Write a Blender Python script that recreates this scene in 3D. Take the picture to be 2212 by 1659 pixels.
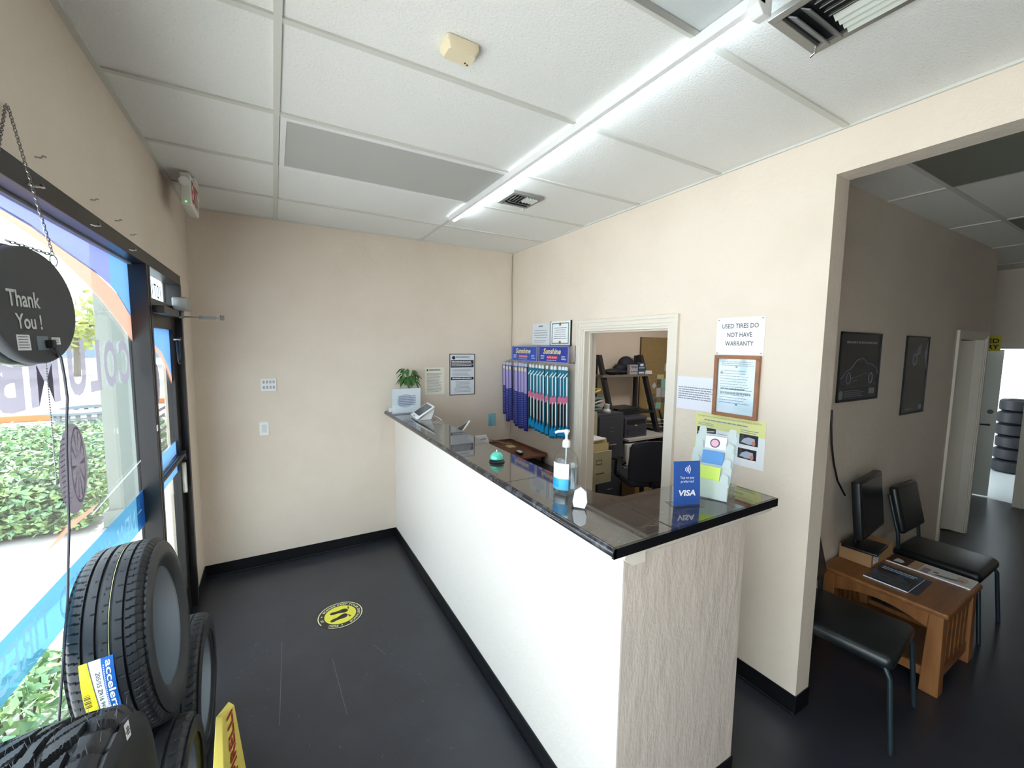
import bpy, bmesh, math, random
from mathutils import Vector, Matrix
random.seed(7)
PI = math.pi
S = bpy.context.scene
COL = S.collection
for o in list(bpy.data.objects): bpy.data.objects.remove(o)

# ------------------------------------------------------------------ camera
H, XR, YB = 2.885, 2.817, 3.966          # ceiling height, right wall, back wall
def make_camera():
    yaw, pitch, roll = -0.5226, -0.08999, 0.01207
    cy, sy, cp, sp, cr, sr = math.cos(yaw), math.sin(yaw), math.cos(pitch), math.sin(pitch), math.cos(roll), math.sin(roll)
    fwd = Vector((-sy*cp, cy*cp, sp)); right = Vector((cy, sy, 0)); up = right.cross(fwd)
    r = cr*right + sr*up; u = -sr*right + cr*up
    cam = bpy.data.cameras.new('camera'); cam.sensor_width = 36; cam.lens = 892.96*36/2212
    cam.clip_start = 0.02; cam.clip_end = 300
    o = bpy.data.objects.new('camera', cam); COL.objects.link(o)
    m = Matrix((r, u, -fwd)).transposed().to_4x4(); m.translation = (0.53847, 0, 1.88262)
    o.matrix_world = m
    S.camera = o
make_camera()

# ------------------------------------------------------------------ light
S.view_settings.view_transform = 'Standard'
S.view_settings.look = 'None'
S.view_settings.exposure = 0.52
S.view_settings.gamma = 1.0
S.view_settings.use_curve_mapping = False
w = bpy.data.worlds.new('sky'); S.world = w; w.use_nodes = True
bg = w.node_tree.nodes['Background']; bg.inputs[0].default_value = (0.80, 0.90, 1.0, 1); bg.inputs[1].default_value = 5.2
def light(name, kind, loc, energy, color=(1, 1, 1), size=None, target=None, angle=None, rot=None):
    l = bpy.data.lights.new(name, kind); l.energy = energy; l.color = color
    if kind == 'AREA':
        l.shape = 'RECTANGLE'; l.size, l.size_y = size
    if angle is not None: l.angle = angle
    o = bpy.data.objects.new(name, l); COL.objects.link(o); o.location = loc
    if target is not None:
        o.rotation_euler = (Vector(target)-Vector(loc)).to_track_quat('-Z', 'Y').to_euler()
    return o
light('sun', 'SUN', (1.5, 16, 14), 13.0, (1, .96, .9), angle=0.01, target=(.3, 0, 0))
# unseen area light added outside the glass to boost the window daylight
light('window_fill_light', 'AREA', (-.45, .2, 1.25), 20, (.93, .97, 1.0), size=(2.2, 2.2), target=(3, .2, 1.5))
# added unseen fill lights brightening the office and the room behind the camera
light('office_fill_light', 'AREA', (4.5, 2.7, 2.87), 17, (1, .98, .94), size=(1.1, .55), target=(4.5, 2.7, 0))
light('rear_fill_light', 'AREA', (1.6, -1.7, 2.84), 12, (.95, .98, 1.0), size=(1.1, .55), target=(1.6, -1.7, 0))

# ------------------------------------------------------------------ materials
def c(r, g, b):
    f = lambda v: ((v/255)/12.92 if v/255 <= .04045 else (((v/255)+.055)/1.055)**2.4)
    return (f(r), f(g), f(b), 1)
MATS = {}
def M(name, rgb, rough=.5, metal=0, spec=.5, noise=None, bump=None, emis=0, film=None, clear=None, coat=0, glass=None, wood=None, marble=None):
    if name in MATS: return MATS[name]
    m = bpy.data.materials.new(name); m.use_nodes = True; MATS[name] = m
    nt = m.node_tree; N = nt.nodes; L = nt.links
    b = N['Principled BSDF']; out = N['Material Output']
    col = c(*rgb)
    b.inputs['Base Color'].default_value = col
    b.inputs['Roughness'].default_value = rough
    b.inputs['Metallic'].default_value = metal
    b.inputs['Specular IOR Level'].default_value = spec
    if coat: b.inputs['Coat Weight'].default_value = coat; b.inputs['Coat Roughness'].default_value = .05
    if emis:
        b.inputs['Emission Color'].default_value = col; b.inputs['Emission Strength'].default_value = emis
    tc = None
    def coord():
        nonlocal tc
        if tc is None: tc = N.new('ShaderNodeTexCoord')
        return tc.outputs['Object']
    def noise_node(scale, detail=4, rough_=.6, stretch=None):
        n = N.new('ShaderNodeTexNoise'); n.inputs['Scale'].default_value = scale; n.inputs['Detail'].default_value = detail; n.inputs['Roughness'].default_value = rough_
        if stretch:
            mp = N.new('ShaderNodeMapping'); mp.inputs['Scale'].default_value = stretch; L.new(coord(), mp.inputs[0]); L.new(mp.outputs[0], n.inputs['Vector'])
        else: L.new(coord(), n.inputs['Vector'])
        return n
    if noise:                                   # (scale, second colour, low, high)
        n = noise_node(noise[0]); r = N.new('ShaderNodeValToRGB')
        r.color_ramp.elements[0].position = noise[2]; r.color_ramp.elements[1].position = noise[3]
        r.color_ramp.elements[0].color = c(*noise[1]); r.color_ramp.elements[1].color = col
        L.new(n.outputs['Fac'], r.inputs[0]); L.new(r.outputs[0], b.inputs['Base Color'])
    if wood:
        n = noise_node(3, 6, .6, wood[1]); r = N.new('ShaderNodeValToRGB')
        r.color_ramp.elements[0].position = .35; r.color_ramp.elements[1].position = .7
        r.color_ramp.elements[0].color = c(*wood[0]); r.color_ramp.elements[1].color = col
        L.new(n.outputs['Fac'], r.inputs[0]); L.new(r.outputs[0], b.inputs['Base Color'])
    if marble:
        n = noise_node(5, 8, .65, (1, 1, 1)); n.inputs['Distortion'].default_value = 1.2
        r = N.new('ShaderNodeValToRGB'); e = r.color_ramp.elements
        e[0].position = 0; e[0].color = col; e[1].position = 1; e[1].color = c(*marble[0])
        for p, q in ((.44, c(*marble[0])), (.495, c(*marble[0])), (.505, c(*marble[1])), (.52, c(*marble[0])), (.6, col)):
            x = e.new(p); x.color = q
        L.new(n.outputs['Fac'], r.inputs[0]); L.new(r.outputs[0], b.inputs['Base Color'])
    if bump:                                    # (scale, strength, stretch)
        n = noise_node(bump[0], 5, .65, bump[2] if len(bump) > 2 else None)
        bp = N.new('ShaderNodeBump'); bp.inputs['Strength'].default_value = bump[1]; bp.inputs['Distance'].default_value = .02
        L.new(n.outputs['Fac'], bp.inputs['Height']); L.new(bp.outputs[0], b.inputs['Normal'])
    if film is not None:                        # printed window film: part of the light passes, tinted
        t = N.new('ShaderNodeBsdfTransparent'); t.inputs[0].default_value = c(*film[1])
        mx = N.new('ShaderNodeMixShader'); mx.inputs[0].default_value = film[0]
        tl = N.new('ShaderNodeBsdfTranslucent'); tl.inputs[0].default_value = col
        ad = N.new('ShaderNodeMixShader'); ad.inputs[0].default_value = .5
        L.new(b.outputs[0], ad.inputs[1]); L.new(tl.outputs[0], ad.inputs[2])
        L.new(t.outputs[0], mx.inputs[1]); L.new(ad.outputs[0], mx.inputs[2]); L.new(mx.outputs[0], out.inputs[0])
    if clear is not None:                       # thin clear plastic or glass sheet
        t = N.new('ShaderNodeBsdfTransparent'); t.inputs[0].default_value = col
        g = N.new('ShaderNodeBsdfGlossy'); g.inputs['Roughness'].default_value = rough
        fr = N.new('ShaderNodeLayerWeight'); fr.inputs['Blend'].default_value = .5
        pw = N.new('ShaderNodeMath'); pw.operation = 'POWER'; pw.inputs[1].default_value = 5.0
        mu = N.new('ShaderNodeMath'); mu.operation = 'MULTIPLY_ADD'; mu.inputs[1].default_value = .9; mu.inputs[2].default_value = clear+.025; mu.use_clamp = True
        mx = N.new('ShaderNodeMixShader'); L.new(fr.outputs['Facing'], pw.inputs[0]); L.new(pw.outputs[0], mu.inputs[0]); L.new(mu.outputs[0], mx.inputs[0])
        L.new(t.outputs[0], mx.inputs[1]); L.new(g.outputs[0], mx.inputs[2]); L.new(mx.outputs[0], out.inputs[0])
    return m
WALL = M('wall_paint', (228, 214, 198), .55, bump=(26, .22), noise=(1.3, (220, 205, 188), .3, .6))
WALLD = M('counter_paint', (224, 216, 208), .45, bump=(20, .2))
DRIP = M('counter_end_plaster', (216, 202, 190), .4, bump=(11, .45, (1, 1, .4)))
TILE = M('ceiling_tile', (238, 237, 233), .9, bump=(110, .22), noise=(150, (220, 219, 214), .32, .42))
GRID = M('ceiling_grid_paint', (212, 211, 203), .5)
FLOOR = M('floor_vinyl', (43, 46, 55), .32, spec=.6, noise=(3.2, (36, 38, 45), .35, .65), bump=(70, .05))
BLACK = M('black_vinyl', (14, 16, 20), .3)
BRONZE = M('dark_bronze_aluminium', (44, 42, 43), .35, metal=.4)
PAPER = M('white_paper', (242, 243, 246), .55)
GREYINK = M('grey_print', (138, 140, 148), .7)
BLACKINK = M('black_print', (40, 42, 48), .6)
WHITE = M('white_plastic', (238, 238, 238), .35)
WHITEP = M('white_print', (235, 236, 240), .5)
BLKP = M('black_plastic', (18, 19, 23), .35)
CLEAR = M('clear_plastic', (252, 254, 255), .03, clear=.02)
CHROME = M('bright_metal', (200, 200, 200), .2, metal=1)
SILVER = M('silver_paint', (176, 176, 172), .4, metal=.5)
RUBBER = M('tyre_rubber', (36, 38, 43), .45, spec=.4, bump=(60, .06))
LINER = M('tyre_inner_liner', (58, 62, 66), .42, spec=.45)
TRIM = M('trim_paint', (228, 219, 205), .4)
YELLOW = M('yellow_print', (232, 216, 70), .5)
BLUE = M('blue_print', (22, 98, 182), .4)
RED = M('red_print', (196, 44, 44), .5)

# ------------------------------------------------------------------ mesh helpers
X3, Y3, Z3 = Vector((1, 0, 0)), Vector((0, 1, 0)), Vector((0, 0, 1))
def V(*a): return Vector(a)
SPLIT = {'headlight', 'photograph', 'gold_seal', 'push_pin', 'lamp_spot', 'pale_emblem', 'black_band', 'hook', 'seam', 'shop_window', 'swoosh'}
class MB:
    def __init__(self): self.bm = bmesh.new()
    def faces(self, pts, fs):
        vs = [self.bm.verts.new(p) for p in pts]
        for f in fs:
            try: self.bm.faces.new([vs[i] for i in f])
            except ValueError: pass
        return vs
    def box(self, x0, x1, y0, y1, z0, z1, m=None):
        p = [V(x, y, z) for z in (z0, z1) for y in (y0, y1) for x in (x0, x1)]
        if m is not None: p = [m @ q for q in p]
        self.faces(p, [(0, 2, 3, 1), (4, 5, 7, 6), (0, 1, 5, 4), (2, 6, 7, 3), (0, 4, 6, 2), (1, 3, 7, 5)]); return self
    def slab(self, o, u, v, w, h, t, cen=False):
        """flat plate: corner o, along u and v, thickness t towards u x v"""
        o, u, v = Vector(o), Vector(u).normalized(), Vector(v).normalized(); n = u.cross(v)
        if cen: o = o-u*w/2-v*h/2
        p = [o+u*a+v*b+n*d for d in (0, t) for b in (0, h) for a in (0, w)]
        self.faces(p, [(0, 2, 3, 1), (4, 5, 7, 6), (0, 1, 5, 4), (2, 6, 7, 3), (0, 4, 6, 2), (1, 3, 7, 5)]); return self
    def prism(self, poly, o, u, v, t):
        """outline poly in (u,v), thickness t towards u x v"""
        o, u, v = Vector(o), Vector(u).normalized(), Vector(v).normalized(); n = u.cross(v)
        k = len(poly)
        a = [self.bm.verts.new(o+u*x+v*y) for x, y in poly]; b = [self.bm.verts.new(o+u*x+v*y+n*t) for x, y in poly]
        self.bm.faces.new(a[::-1]); self.bm.faces.new(b)
        for i in range(k): self.bm.faces.new((a[i], a[(i+1) % k], b[(i+1) % k], b[i]))
        return self
    def cyl(self, p0, p1, r0, r1=None, n=20, caps=True):
        p0, p1 = Vector(p0), Vector(p1); r1 = r0 if r1 is None else r1
        d = (p1-p0).normalized(); a = d.orthogonal().normalized(); b = d.cross(a)
        A = [self.bm.verts.new(p0+(a*math.cos(t)+b*math.sin(t))*r0) for t in [2*PI*i/n for i in range(n)]]
        B = [self.bm.verts.new(p1+(a*math.cos(t)+b*math.sin(t))*r1) for t in [2*PI*i/n for i in range(n)]]
        for i in range(n): self.bm.faces.new((A[i], A[(i+1) % n], B[(i+1) % n], B[i]))
        if caps: self.bm.faces.new(A[::-1]); self.bm.faces.new(B)
        return self
    def tube(self, pts, r, n=8, close=False):
        pts = [Vector(p) for p in pts]; rings = []; k = len(pts); prev = None
        for i, p in enumerate(pts):
            if close: d = pts[(i+1) % k]-pts[i-1]
            else: d = pts[min(i+1, k-1)]-pts[max(i-1, 0)]
            d.normalize()
            a = (prev-d*prev.dot(d)).normalized() if prev is not None and (prev-d*prev.dot(d)).length > 1e-4 else d.orthogonal().normalized()
            prev = a; b = d.cross(a)
            rings.append([self.bm.verts.new(p+(a*math.cos(2*PI*j/n)+b*math.sin(2*PI*j/n))*r) for j in range(n)])
        for i in range(k if close else k-1):
            A, B = rings[i], rings[(i+1) % k]
            for j in range(n): self.bm.faces.new((A[j], A[(j+1) % n], B[(j+1) % n], B[j]))
        if not close: self.bm.faces.new(rings[0][::-1]); self.bm.faces.new(rings[-1])
        return self
    def lathe(self, prof, cen=(0, 0, 0), n=32, sx=1, sy=1):
        """profile (r,z) about vertical axis"""
        cx, cy, cz = cen; rings = []
        for r, z in prof:
            if r < 1e-6: rings.append([self.bm.verts.new((cx, cy, cz+z))])
            else: rings.append([self.bm.verts.new((cx+r*sx*math.cos(2*PI*j/n), cy+r*sy*math.sin(2*PI*j/n), cz+z)) for j in range(n)])
        for A, B in zip(rings, rings[1:]):
            for j in range(n):
                a0, a1 = A[j % len(A)], A[(j+1) % len(A)]; b0, b1 = B[j % len(B)], B[(j+1) % len(B)]
                f = []
                for q in (a0, a1, b1, b0):
                    if q not in f: f.append(q)
                if len(f) > 2:
                    try: self.bm.faces.new(f)
                    except ValueError: pass
        return self
    def rbox(self, cx, cy, cz, sx, sy, sz, r, seg=3, m=None):
        b = bmesh.new(); bmesh.ops.create_cube(b, size=1)
        for v in b.verts: v.co = V(v.co.x*sx, v.co.y*sy, v.co.z*sz)
        bmesh.ops.bevel(b, geom=b.verts[:]+b.edges[:], offset=r, segments=seg, affect='EDGES', profile=.5)
        T = Matrix.Translation((cx, cy, cz)); T = m @ T if m is not None else T
        mp = {v: self.bm.verts.new(T @ v.co) for v in b.verts}
        for f in b.faces: self.bm.faces.new([mp[v] for v in f.verts])
        b.free(); return self
    def sphere(self, cen, r, sx=1, sy=1, sz=1, n=16):
        b = bmesh.new(); bmesh.ops.create_uvsphere(b, u_segments=n, v_segments=n//2+2, radius=r)
        mp = {v: self.bm.verts.new(Vector(cen)+V(v.co.x*sx, v.co.y*sy, v.co.z*sz)) for v in b.verts}
        for f in b.faces: self.bm.faces.new([mp[v] for v in f.verts])
        b.free(); return self
    def pieces(self):
        """vertex sets that stand clear of each other"""
        self.bm.verts.ensure_lookup_table(); seen = {}; isl = []
        for v in self.bm.verts:
            if v in seen: continue
            st_ = [v]; seen[v] = len(isl); cur = []
            while st_:
                q = st_.pop(); cur.append(q)
                for e in q.link_edges:
                    r = e.other_vert(q)
                    if r not in seen: seen[r] = len(isl); st_.append(r)
            isl.append(cur)
        bb = []
        for cur in isl:
            bb.append(([min(q.co[i] for q in cur) for i in range(3)], [max(q.co[i] for q in cur) for i in range(3)]))
        sz = [max(h[i]-l[i] for i in range(3)) for l, h in bb]; par = list(range(len(isl)))
        def find(i):
            while par[i] != i: i = par[i]
            return i
        for i in range(len(isl)):
            for j in range(i):
                gp = sum(max(0, bb[i][0][k]-bb[j][1][k], bb[j][0][k]-bb[i][1][k])**2 for k in range(3))**.5
                if gp <= max(.02, .5*max(sz[i], sz[j])):
                    a, b = find(i), find(j)
                    if a != b: par[a] = b
        out = {}
        for i, cur in enumerate(isl): out.setdefault(find(i), []).extend(cur)
        return list(out.values())
    def build(self, name, mat, parent=None, smooth=False, bevel=0, world=True, label=None):
        if parent is not None and (name in SPLIT or 'print' in name):
            ps = self.pieces()
            if len(ps) > 1:
                o = None
                for p in ps:
                    ids = {v: i for i, v in enumerate(p)}; sub = MB()
                    vs = [sub.bm.verts.new(v.co) for v in p]; done = set()
                    for v in p:
                        for f in v.link_faces:
                            if f not in done:
                                done.add(f); sub.bm.faces.new([vs[ids[q]] for q in f.verts])
                    o = sub._build(name, mat, parent, smooth, bevel, world, label)
                self.bm.free(); return o
        return self._build(name, mat, parent, smooth, bevel, world, label)
    def _build(self, name, mat, parent=None, smooth=False, bevel=0, world=True, label=None):
        bmesh.ops.recalc_face_normals(self.bm, faces=self.bm.faces[:])
        if parent is not None and world:
            inv = wm(parent).inverted()
            for v in self.bm.verts: v.co = inv @ v.co
        me = bpy.data.meshes.new(name); self.bm.to_mesh(me); self.bm.free()
        me.materials.append(mat)
        o = bpy.data.objects.new(name, me); COL.objects.link(o)
        if smooth:
            for p in me.polygons: p.use_smooth = True
            me.set_sharp_from_angle(angle=math.radians(38))
        if bevel:
            md = o.modifiers.new('bevel', 'BEVEL'); md.width = bevel; md.segments = 2; md.limit_method = 'ANGLE'
        if parent is not None: o.parent = parent
        if label: o['label'] = label
        return o
def wm(o):
    m = o.matrix_basis.copy()
    while o.parent: o = o.parent; m = o.matrix_basis @ m
    return m
def tag(o, label, cat, group=None):
    o['label'] = label; o['category'] = cat
    if group: o['group'] = group
    return o
def thing(name, label, cat, loc=(0, 0, 0), rz=0, group=None, mat4=None):
    o = bpy.data.objects.new(name, None); COL.objects.link(o); o.empty_display_size = .05
    if mat4 is not None: o.matrix_basis = mat4
    else: o.location = loc; o.rotation_euler = (0, 0, rz)
    return tag(o, label, cat, group)
def struct(o): o['kind'] = 'structure'; return o
def box(name, mat, x0, x1, y0, y1, z0, z1, parent=None, bevel=0, world=True, label=None):
    return MB().box(x0, x1, y0, y1, z0, z1).build(name, mat, parent, bevel=bevel, world=world, label=label)
def copy_tree(o, parent=None):
    c_ = o.copy(); COL.objects.link(c_); c_.parent = parent
    for ch in [q for q in bpy.data.objects if q.parent == o]: copy_tree(ch, c_)
    return c_
def text_bm(s, bold=0.0, shear=0.0, spacing=1.0):
    cu = bpy.data.curves.new('t', 'FONT'); cu.body = s; cu.size = 1; cu.offset = bold; cu.shear = shear; cu.space_character = spacing
    cu.align_x = 'CENTER'; cu.resolution_u = 3
    t = bpy.data.objects.new('t', cu); COL.objects.link(t)
    dg = bpy.context.evaluated_depsgraph_get(); dg.update()
    me = bpy.data.meshes.new_from_object(t.evaluated_get(dg)); bm = bmesh.new(); bm.from_mesh(me)
    bpy.data.objects.remove(t); bpy.data.curves.remove(cu); bpy.data.meshes.remove(me)
    return bm
def text(s, cen, u, v, w, h, mat, parent, name='lettering', bold=.0, shear=0, lift=.0008, world=True, warp=None, add=None, label=None, line=1.0):
    """text fitted to a w x h box centred at cen, reading along u, up along v"""
    b = text_bm(s, bold, shear)
    xs = [q.co.x for q in b.verts]; ys = [q.co.y for q in b.verts]
    x0, x1, y0, y1 = min(xs), max(xs), min(ys), max(ys)
    u, v, cen = Vector(u).normalized(), Vector(v).normalized(), Vector(cen); n = u.cross(v)
    mb = add or MB(); mp = {}
    for q in b.verts:
        a = (q.co.x-(x0+x1)/2)/(x1-x0)*w; d = (q.co.y-(y0+y1)/2)/(y1-y0)*h
        mp[q] = mb.bm.verts.new(warp(a, d) if warp else cen+u*a+v*d+n*lift)
    for f in b.faces:
        try: mb.bm.faces.new([mp[q] for q in f.verts])
        except ValueError: pass
    b.free()
    if add: return mb
    # keep the face direction of the glyphs
    if parent is not None and world:
        inv = wm(parent).inverted()
        for q in mb.bm.verts: q.co = inv @ q.co
    me = bpy.data.meshes.new(name); mb.bm.to_mesh(me); mb.bm.free(); me.materials.append(mat)
    o = bpy.data.objects.new(name, me); COL.objects.link(o); o.parent = parent
    if label: o['label'] = label
    return o
def lines(mb, o, u, v, w, h, n, lh=.5, lift=.0008, seed=0, ragged=.25, cen=False):
    """n rows of small print: broken strokes filling w x h from top-left o"""
    rd = random.Random(seed); u, v = Vector(u).normalized(), Vector(v).normalized(); nn = u.cross(v); o = Vector(o)+nn*lift
    step = h/n
    for i in range(n):
        L = w*(1-rd.random()*ragged); x = (w-L)/2 if cen else 0; end = x+L
        while x < end:
            ww = min(w*(.04+rd.random()*.09), end-x)
            p = o+u*x-v*(i*step+step*.2)
            mb.faces([p, p+u*ww, p+u*ww-v*step*lh, p-v*step*lh], [(0, 3, 2, 1)])
            x += ww+w*.012
    return mb
def rrect(w, h, r, n=5):
    P = []
    for cx, cy, a0 in ((w/2-r, h/2-r, 0), (-w/2+r, h/2-r, 90), (-w/2+r, -h/2+r, 180), (w/2-r, -h/2+r, 270)):
        for i in range(n+1):
            a = math.radians(a0+90*i/n); P.append((cx+r*math.cos(a), cy+r*math.sin(a)))
    return P
def disc(r, n=36, sx=1, sy=1, a0=0, a1=2*PI): return [(r*sx*math.cos(a0+(a1-a0)*i/n), r*sy*math.sin(a0+(a1-a0)*i/n)) for i in range(n)]

# ================================================================== SETTING
struct(box('floor', FLOOR, -.11, 8.5, -3.2, 4.4, -.1, 0))
struct(box('ceiling', TILE, -.12, 9.2, -3.2, 4.5, H+.008, H+.12))
# main room ceiling grid
g = MB(); T = .012; Zt = H+.0085
for x in (.585, 1.792): g.box(x-T, x+T, -3.1, YB, H-.002, Zt)
for k in range(0, 11):
    y = 3.392-k*.61
    g.box(.02, XR-.005, y-T, y+T, H, Zt)
g.box(0, .022, -3.1, YB, H-.003, Zt).box(XR-.012, XR, -3.1, YB, H-.003, Zt).box(0, XR, YB-.012, YB, H-.003, Zt)
struct(g.build('ceiling_grid', GRID))
g = MB()
for y in (.951, -.269, -1.49): g.box(2.95, 8.6, y-T, y+T, H-.002, Zt)
for x in (2.96, 4.18, 5.40, 6.62, 7.84): g.box(x-T, x+T, -3, 1.25 if x < 6.8 else 2.2, H, Zt)
for x in (3.57, 4.79, 6.01): pass
for y in (.341, -.879): g.box(2.95, 8.6, y-T, y+T, H, Zt)
struct(g.build('hall_ceiling_grid', GRID))
# walls -------------------------------------------------------------
w_ = MB().box(-.12, 0, -3.2, YB+.13, 2.33, H+.01).box(-.12, 0, 3.61, YB+.13, 0, 2.33).box(-.12, 0, -3.2, -1.0, 0, 2.33)  # unseen last piece added to shorten the window and cut light near the camera
struct(w_.build('wall_left', WALL))
struct(box('wall_back', WALL, 0, XR, YB, YB+.13, 0, H+.01))
w_ = MB().box(XR, XR+.13, -3.2, .98, 2.692, H+.01).box(XR, XR+.13, .98, 1.867, 0, H+.01).box(XR, XR+.13, 1.867, 2.752, 2.035, H+.01)
w_.box(XR, XR+.13, 2.752, 4.4, 0, H+.01).box(XR, XR+.13, -3.2, -1.3, 0, 2.692)
struct(w_.build('wall_right', WALL))
struct(box('wall_behind', WALL, 0, 9.1, -3.3, -3.2, 0, H+.01))
HY = 1.25
w_ = MB().box(XR+.13, 5.93, HY, HY+.1, 0, H+.01).box(5.93, 6.72, HY, HY+.1, 2.02, H+.01).box(6.72, 6.86, HY, HY+.1, 0, H+.01)
struct(w_.build('wall_hall', WALL))
struct(box('wall_hall_return', WALL, 6.76, 6.86, HY+.1, 2.3, 0, H+.01))
struct(MB().box(8.35, 8.47, -3.2, 1.2, 0, H+.01).box(8.35, 8.47, 1.2, 1.95, 1.93, H+.01).box(8.35, 8.47, 1.95, 2.4, 0, H+.01).build('wall_far', WALL))
struct(box('wall_alcove', WALL, 6.86, 8.35, 2.3, 2.4, 0, H+.01))
struct(box('wall_office_back', WALL, XR+.13, 5.93, 4.3, 4.4, 0, H+.01))
struct(box('wall_office_right', WALL, 5.85, 5.93, HY+.1, 4.3, 0, H+.01))
struct(box('wall_closet', WALL, 5.93, 6.76, 2.2, 2.3, 0, H+.01))
# baseboards ----------------------------------------------------------
def cove(name, *segs):
    m = MB()
    for x0, x1, y0, y1 in segs: m.box(x0, x1, y0, y1, 0, .1)
    return struct(m.build(name, BLACK, bevel=.002))
cove('baseboard_back', (.004, 1.522, YB-.006, YB-.001), (1.8, XR-.002, YB-.006, YB-.001))
cove('baseboard_left', (.001, .006, 3.62, YB-.007))
cove('baseboard_right', (XR-.006, XR-.001, .975, 1.79), (XR-.006, XR+.13, .973, .979), (XR-.006, XR-.001, 2.83, YB-.008))
cove('baseboard_hall', (XR+.132, 5.85, HY-.006, HY-.001), (6.86, 6.866, HY+.0, 2.29), (8.344, 8.349, -3, 1.1))
for i, (a, b, dx, dy) in enumerate((((.006, YB-.018), (1.52, YB-.018), 0, .012), ((XR-.018, .975), (XR-.018, 1.79), .012, 0))):
    struct(MB().box(a[0], b[0]+dx, a[1], b[1]+dy, 0, .012).build('trim_%d' % (i+1), BLACK, bevel=.004))
# door casing of office
def casing(name, x0, side, y0, y1, z1, wdt, mat=TRIM):
    """casing on a wall plane x=x0 around opening y0..y1"""
    m = MB(); s = side
    for k, (i0, i1, t) in enumerate(((0, .02, .010), (.02, .05, .016), (.05, wdt, .022))):
        q0, q1 = sorted((x0, x0+s*t))
        m.box(q0, q1, y0-i1, y0-i0, 0, z1+i1).box(q0, q1, y1+i0, y1+i1, 0, z1+i1).box(q0, q1, y0-i0, y1+i0, z1+i0, z1+i1)
    return struct(m.build(name, mat))
casing('door_1', XR, -1, 1.867, 2.752, 2.035, .072)
m = MB().box(XR-.002, XR+.132, 1.867, 1.885, 0, 2.035).box(XR-.002, XR+.132, 2.735, 2.752, 0, 2.035).box(XR-.002, XR+.132, 1.885, 2.735, 2.017, 2.035)
m.box(XR+.05, XR+.075, 1.885, 1.897, 0, 2.017).box(XR+.05, XR+.075, 2.723, 2.735, 0, 2.017).box(XR+.05, XR+.075, 1.897, 2.723, 2.005, 2.017)
struct(m.build('trim_3', TRIM))
# hall closet door with casing
m = MB()
for i0, i1, t in ((0, .02, .012), (.02, .06, .018)):
    m.box(5.93-i1, 5.93-i0, HY-t, HY, 0, 2.02+i1).box(6.72+i0, 6.72+i1, HY-t, HY, 0, 2.02+i1).box(5.93-i0, 6.72+i0, HY-t, HY, 2.02+i0, 2.02+i1)
m.box(5.93, 5.945, HY-.002, HY+.1, 0, 2.02).box(6.705, 6.72, HY-.002, HY+.1, 0, 2.02).box(5.945, 6.705, HY-.002, HY+.1, 2.005, 2.02)
struct(m.build('trim_4', TRIM))
d2 = MB(); mt = Matrix.Translation((6.70, HY+.06, 0)) @ Matrix.Rotation(math.radians(-52), 4, 'Z')
d2.box(-.74, 0, 0, .04, .01, 2.0, mt)
for z0, z1 in ((.18, .9), (1.02, 1.85)): d2.box(-.62, -.12, -.006, 0, z0, z1, mt)
struct(d2.build('door_2', TRIM, bevel=.003))
# far doorway: frame, leaf, and the bright workshop behind
m = MB().box(8.33, 8.48, 1.12, 1.2, 0, 2.0).box(8.33, 8.48, 1.95, 2.03, 0, 2.0).box(8.33, 8.48, 1.2, 1.95, 1.93, 2.0)
struct(m.build('trim_5', TRIM))
dl = MB(); mt = Matrix.Translation((8.44, 1.93, 0)) @ Matrix.Rotation(math.radians(-76), 4, 'Z')
dl.box(0, .50, 0, .04, .01, 1.92, mt)
d3 = struct(dl.build('door_3', M('door_white', (214, 218, 210), .35)))
m = MB(); a = mt @ V(.44, -.012, 1.12); b_ = mt @ V(.44, 0, 1.12); m.cyl(a, b_, .028)
m.build('deadbolt', BLKP, d3)
m = MB(); m.cyl(mt @ V(.44, -.04, .95), mt @ V(.44, 0, .95), .012).tube([mt @ V(.44, -.04, .95), mt @ V(.33, -.045, .95)], .009)
m.build('door_handle', BLKP, d3)
struct(box('ground_1', M('workshop_floor', (205, 212, 214), .4), 8.5, 16, -3, 6, -.1, -.005))
struct(box('wall_workshop', M('workshop_wall', (206, 210, 208), .7), 15.0, 15.1, -3, 6, 0, 5))
tag(box('roller_door', M('door_glow', (245, 250, 255), .5, emis=1.0), 14.9, 14.95, 1.4, 3.2, .0, 3.0), 'roller door with an added daylight glow, glimpsed beyond the far white door', 'door')  # added surface, its emission standing in for daylight behind the workshop
struct(box('wall_workshop_left', M('workshop_wall', (206, 210, 208), .7), 8.6, 15.0, 5.9, 6.0, 0, 5)); struct(box('wall_workshop_right', M('workshop_wall', (206, 210, 208), .7), 8.6, 15.0, -3.1, -3.0, 0, 5)); struct(box('ceiling_workshop', M('workshop_wall', (206, 210, 208), .7), 8.5, 15.1, -3.1, 6.0, 5, 5.1))  # unseen side walls and ceiling added to keep sun and sky out
def flat_tire(n=28):
    m = MB(); m.lathe([(.17, -.085), (.24, -.095), (.285, -.07), (.29, 0), (.285, .07), (.24, .095), (.17, .085), (.17, -.085)], (0, 0, 0), n)
    return m.build('tire', RUBBER, smooth=True)
ft = flat_tire()
for i in range(6):
    o = ft if i == 0 else ft.copy()
    if i: COL.objects.link(o)
    o.location = (10.6+.015*(i % 2), 1.62-.012*(i % 3), .097+.193*i); o.scale = (.72, .72, 1)
    tag(o, 'tire in the dark stack beyond the far door, %s from the floor' % ('lowest', 'second', 'third', 'fourth', 'fifth', 'topmost')[i] if i < 5 else 'topmost tire of the dark stack beyond the far door', 'tire', 'stack of tires beyond the far door')
ws = thing('wire_rack', 'pale wire rack glimpsed beyond the far door', 'rack', (11.6, 1.62, 0))
m = MB()
for y in (1.5, 1.62): m.box(11.58, 11.6, y-.008, y+.008, 0, 2.3)
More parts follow.
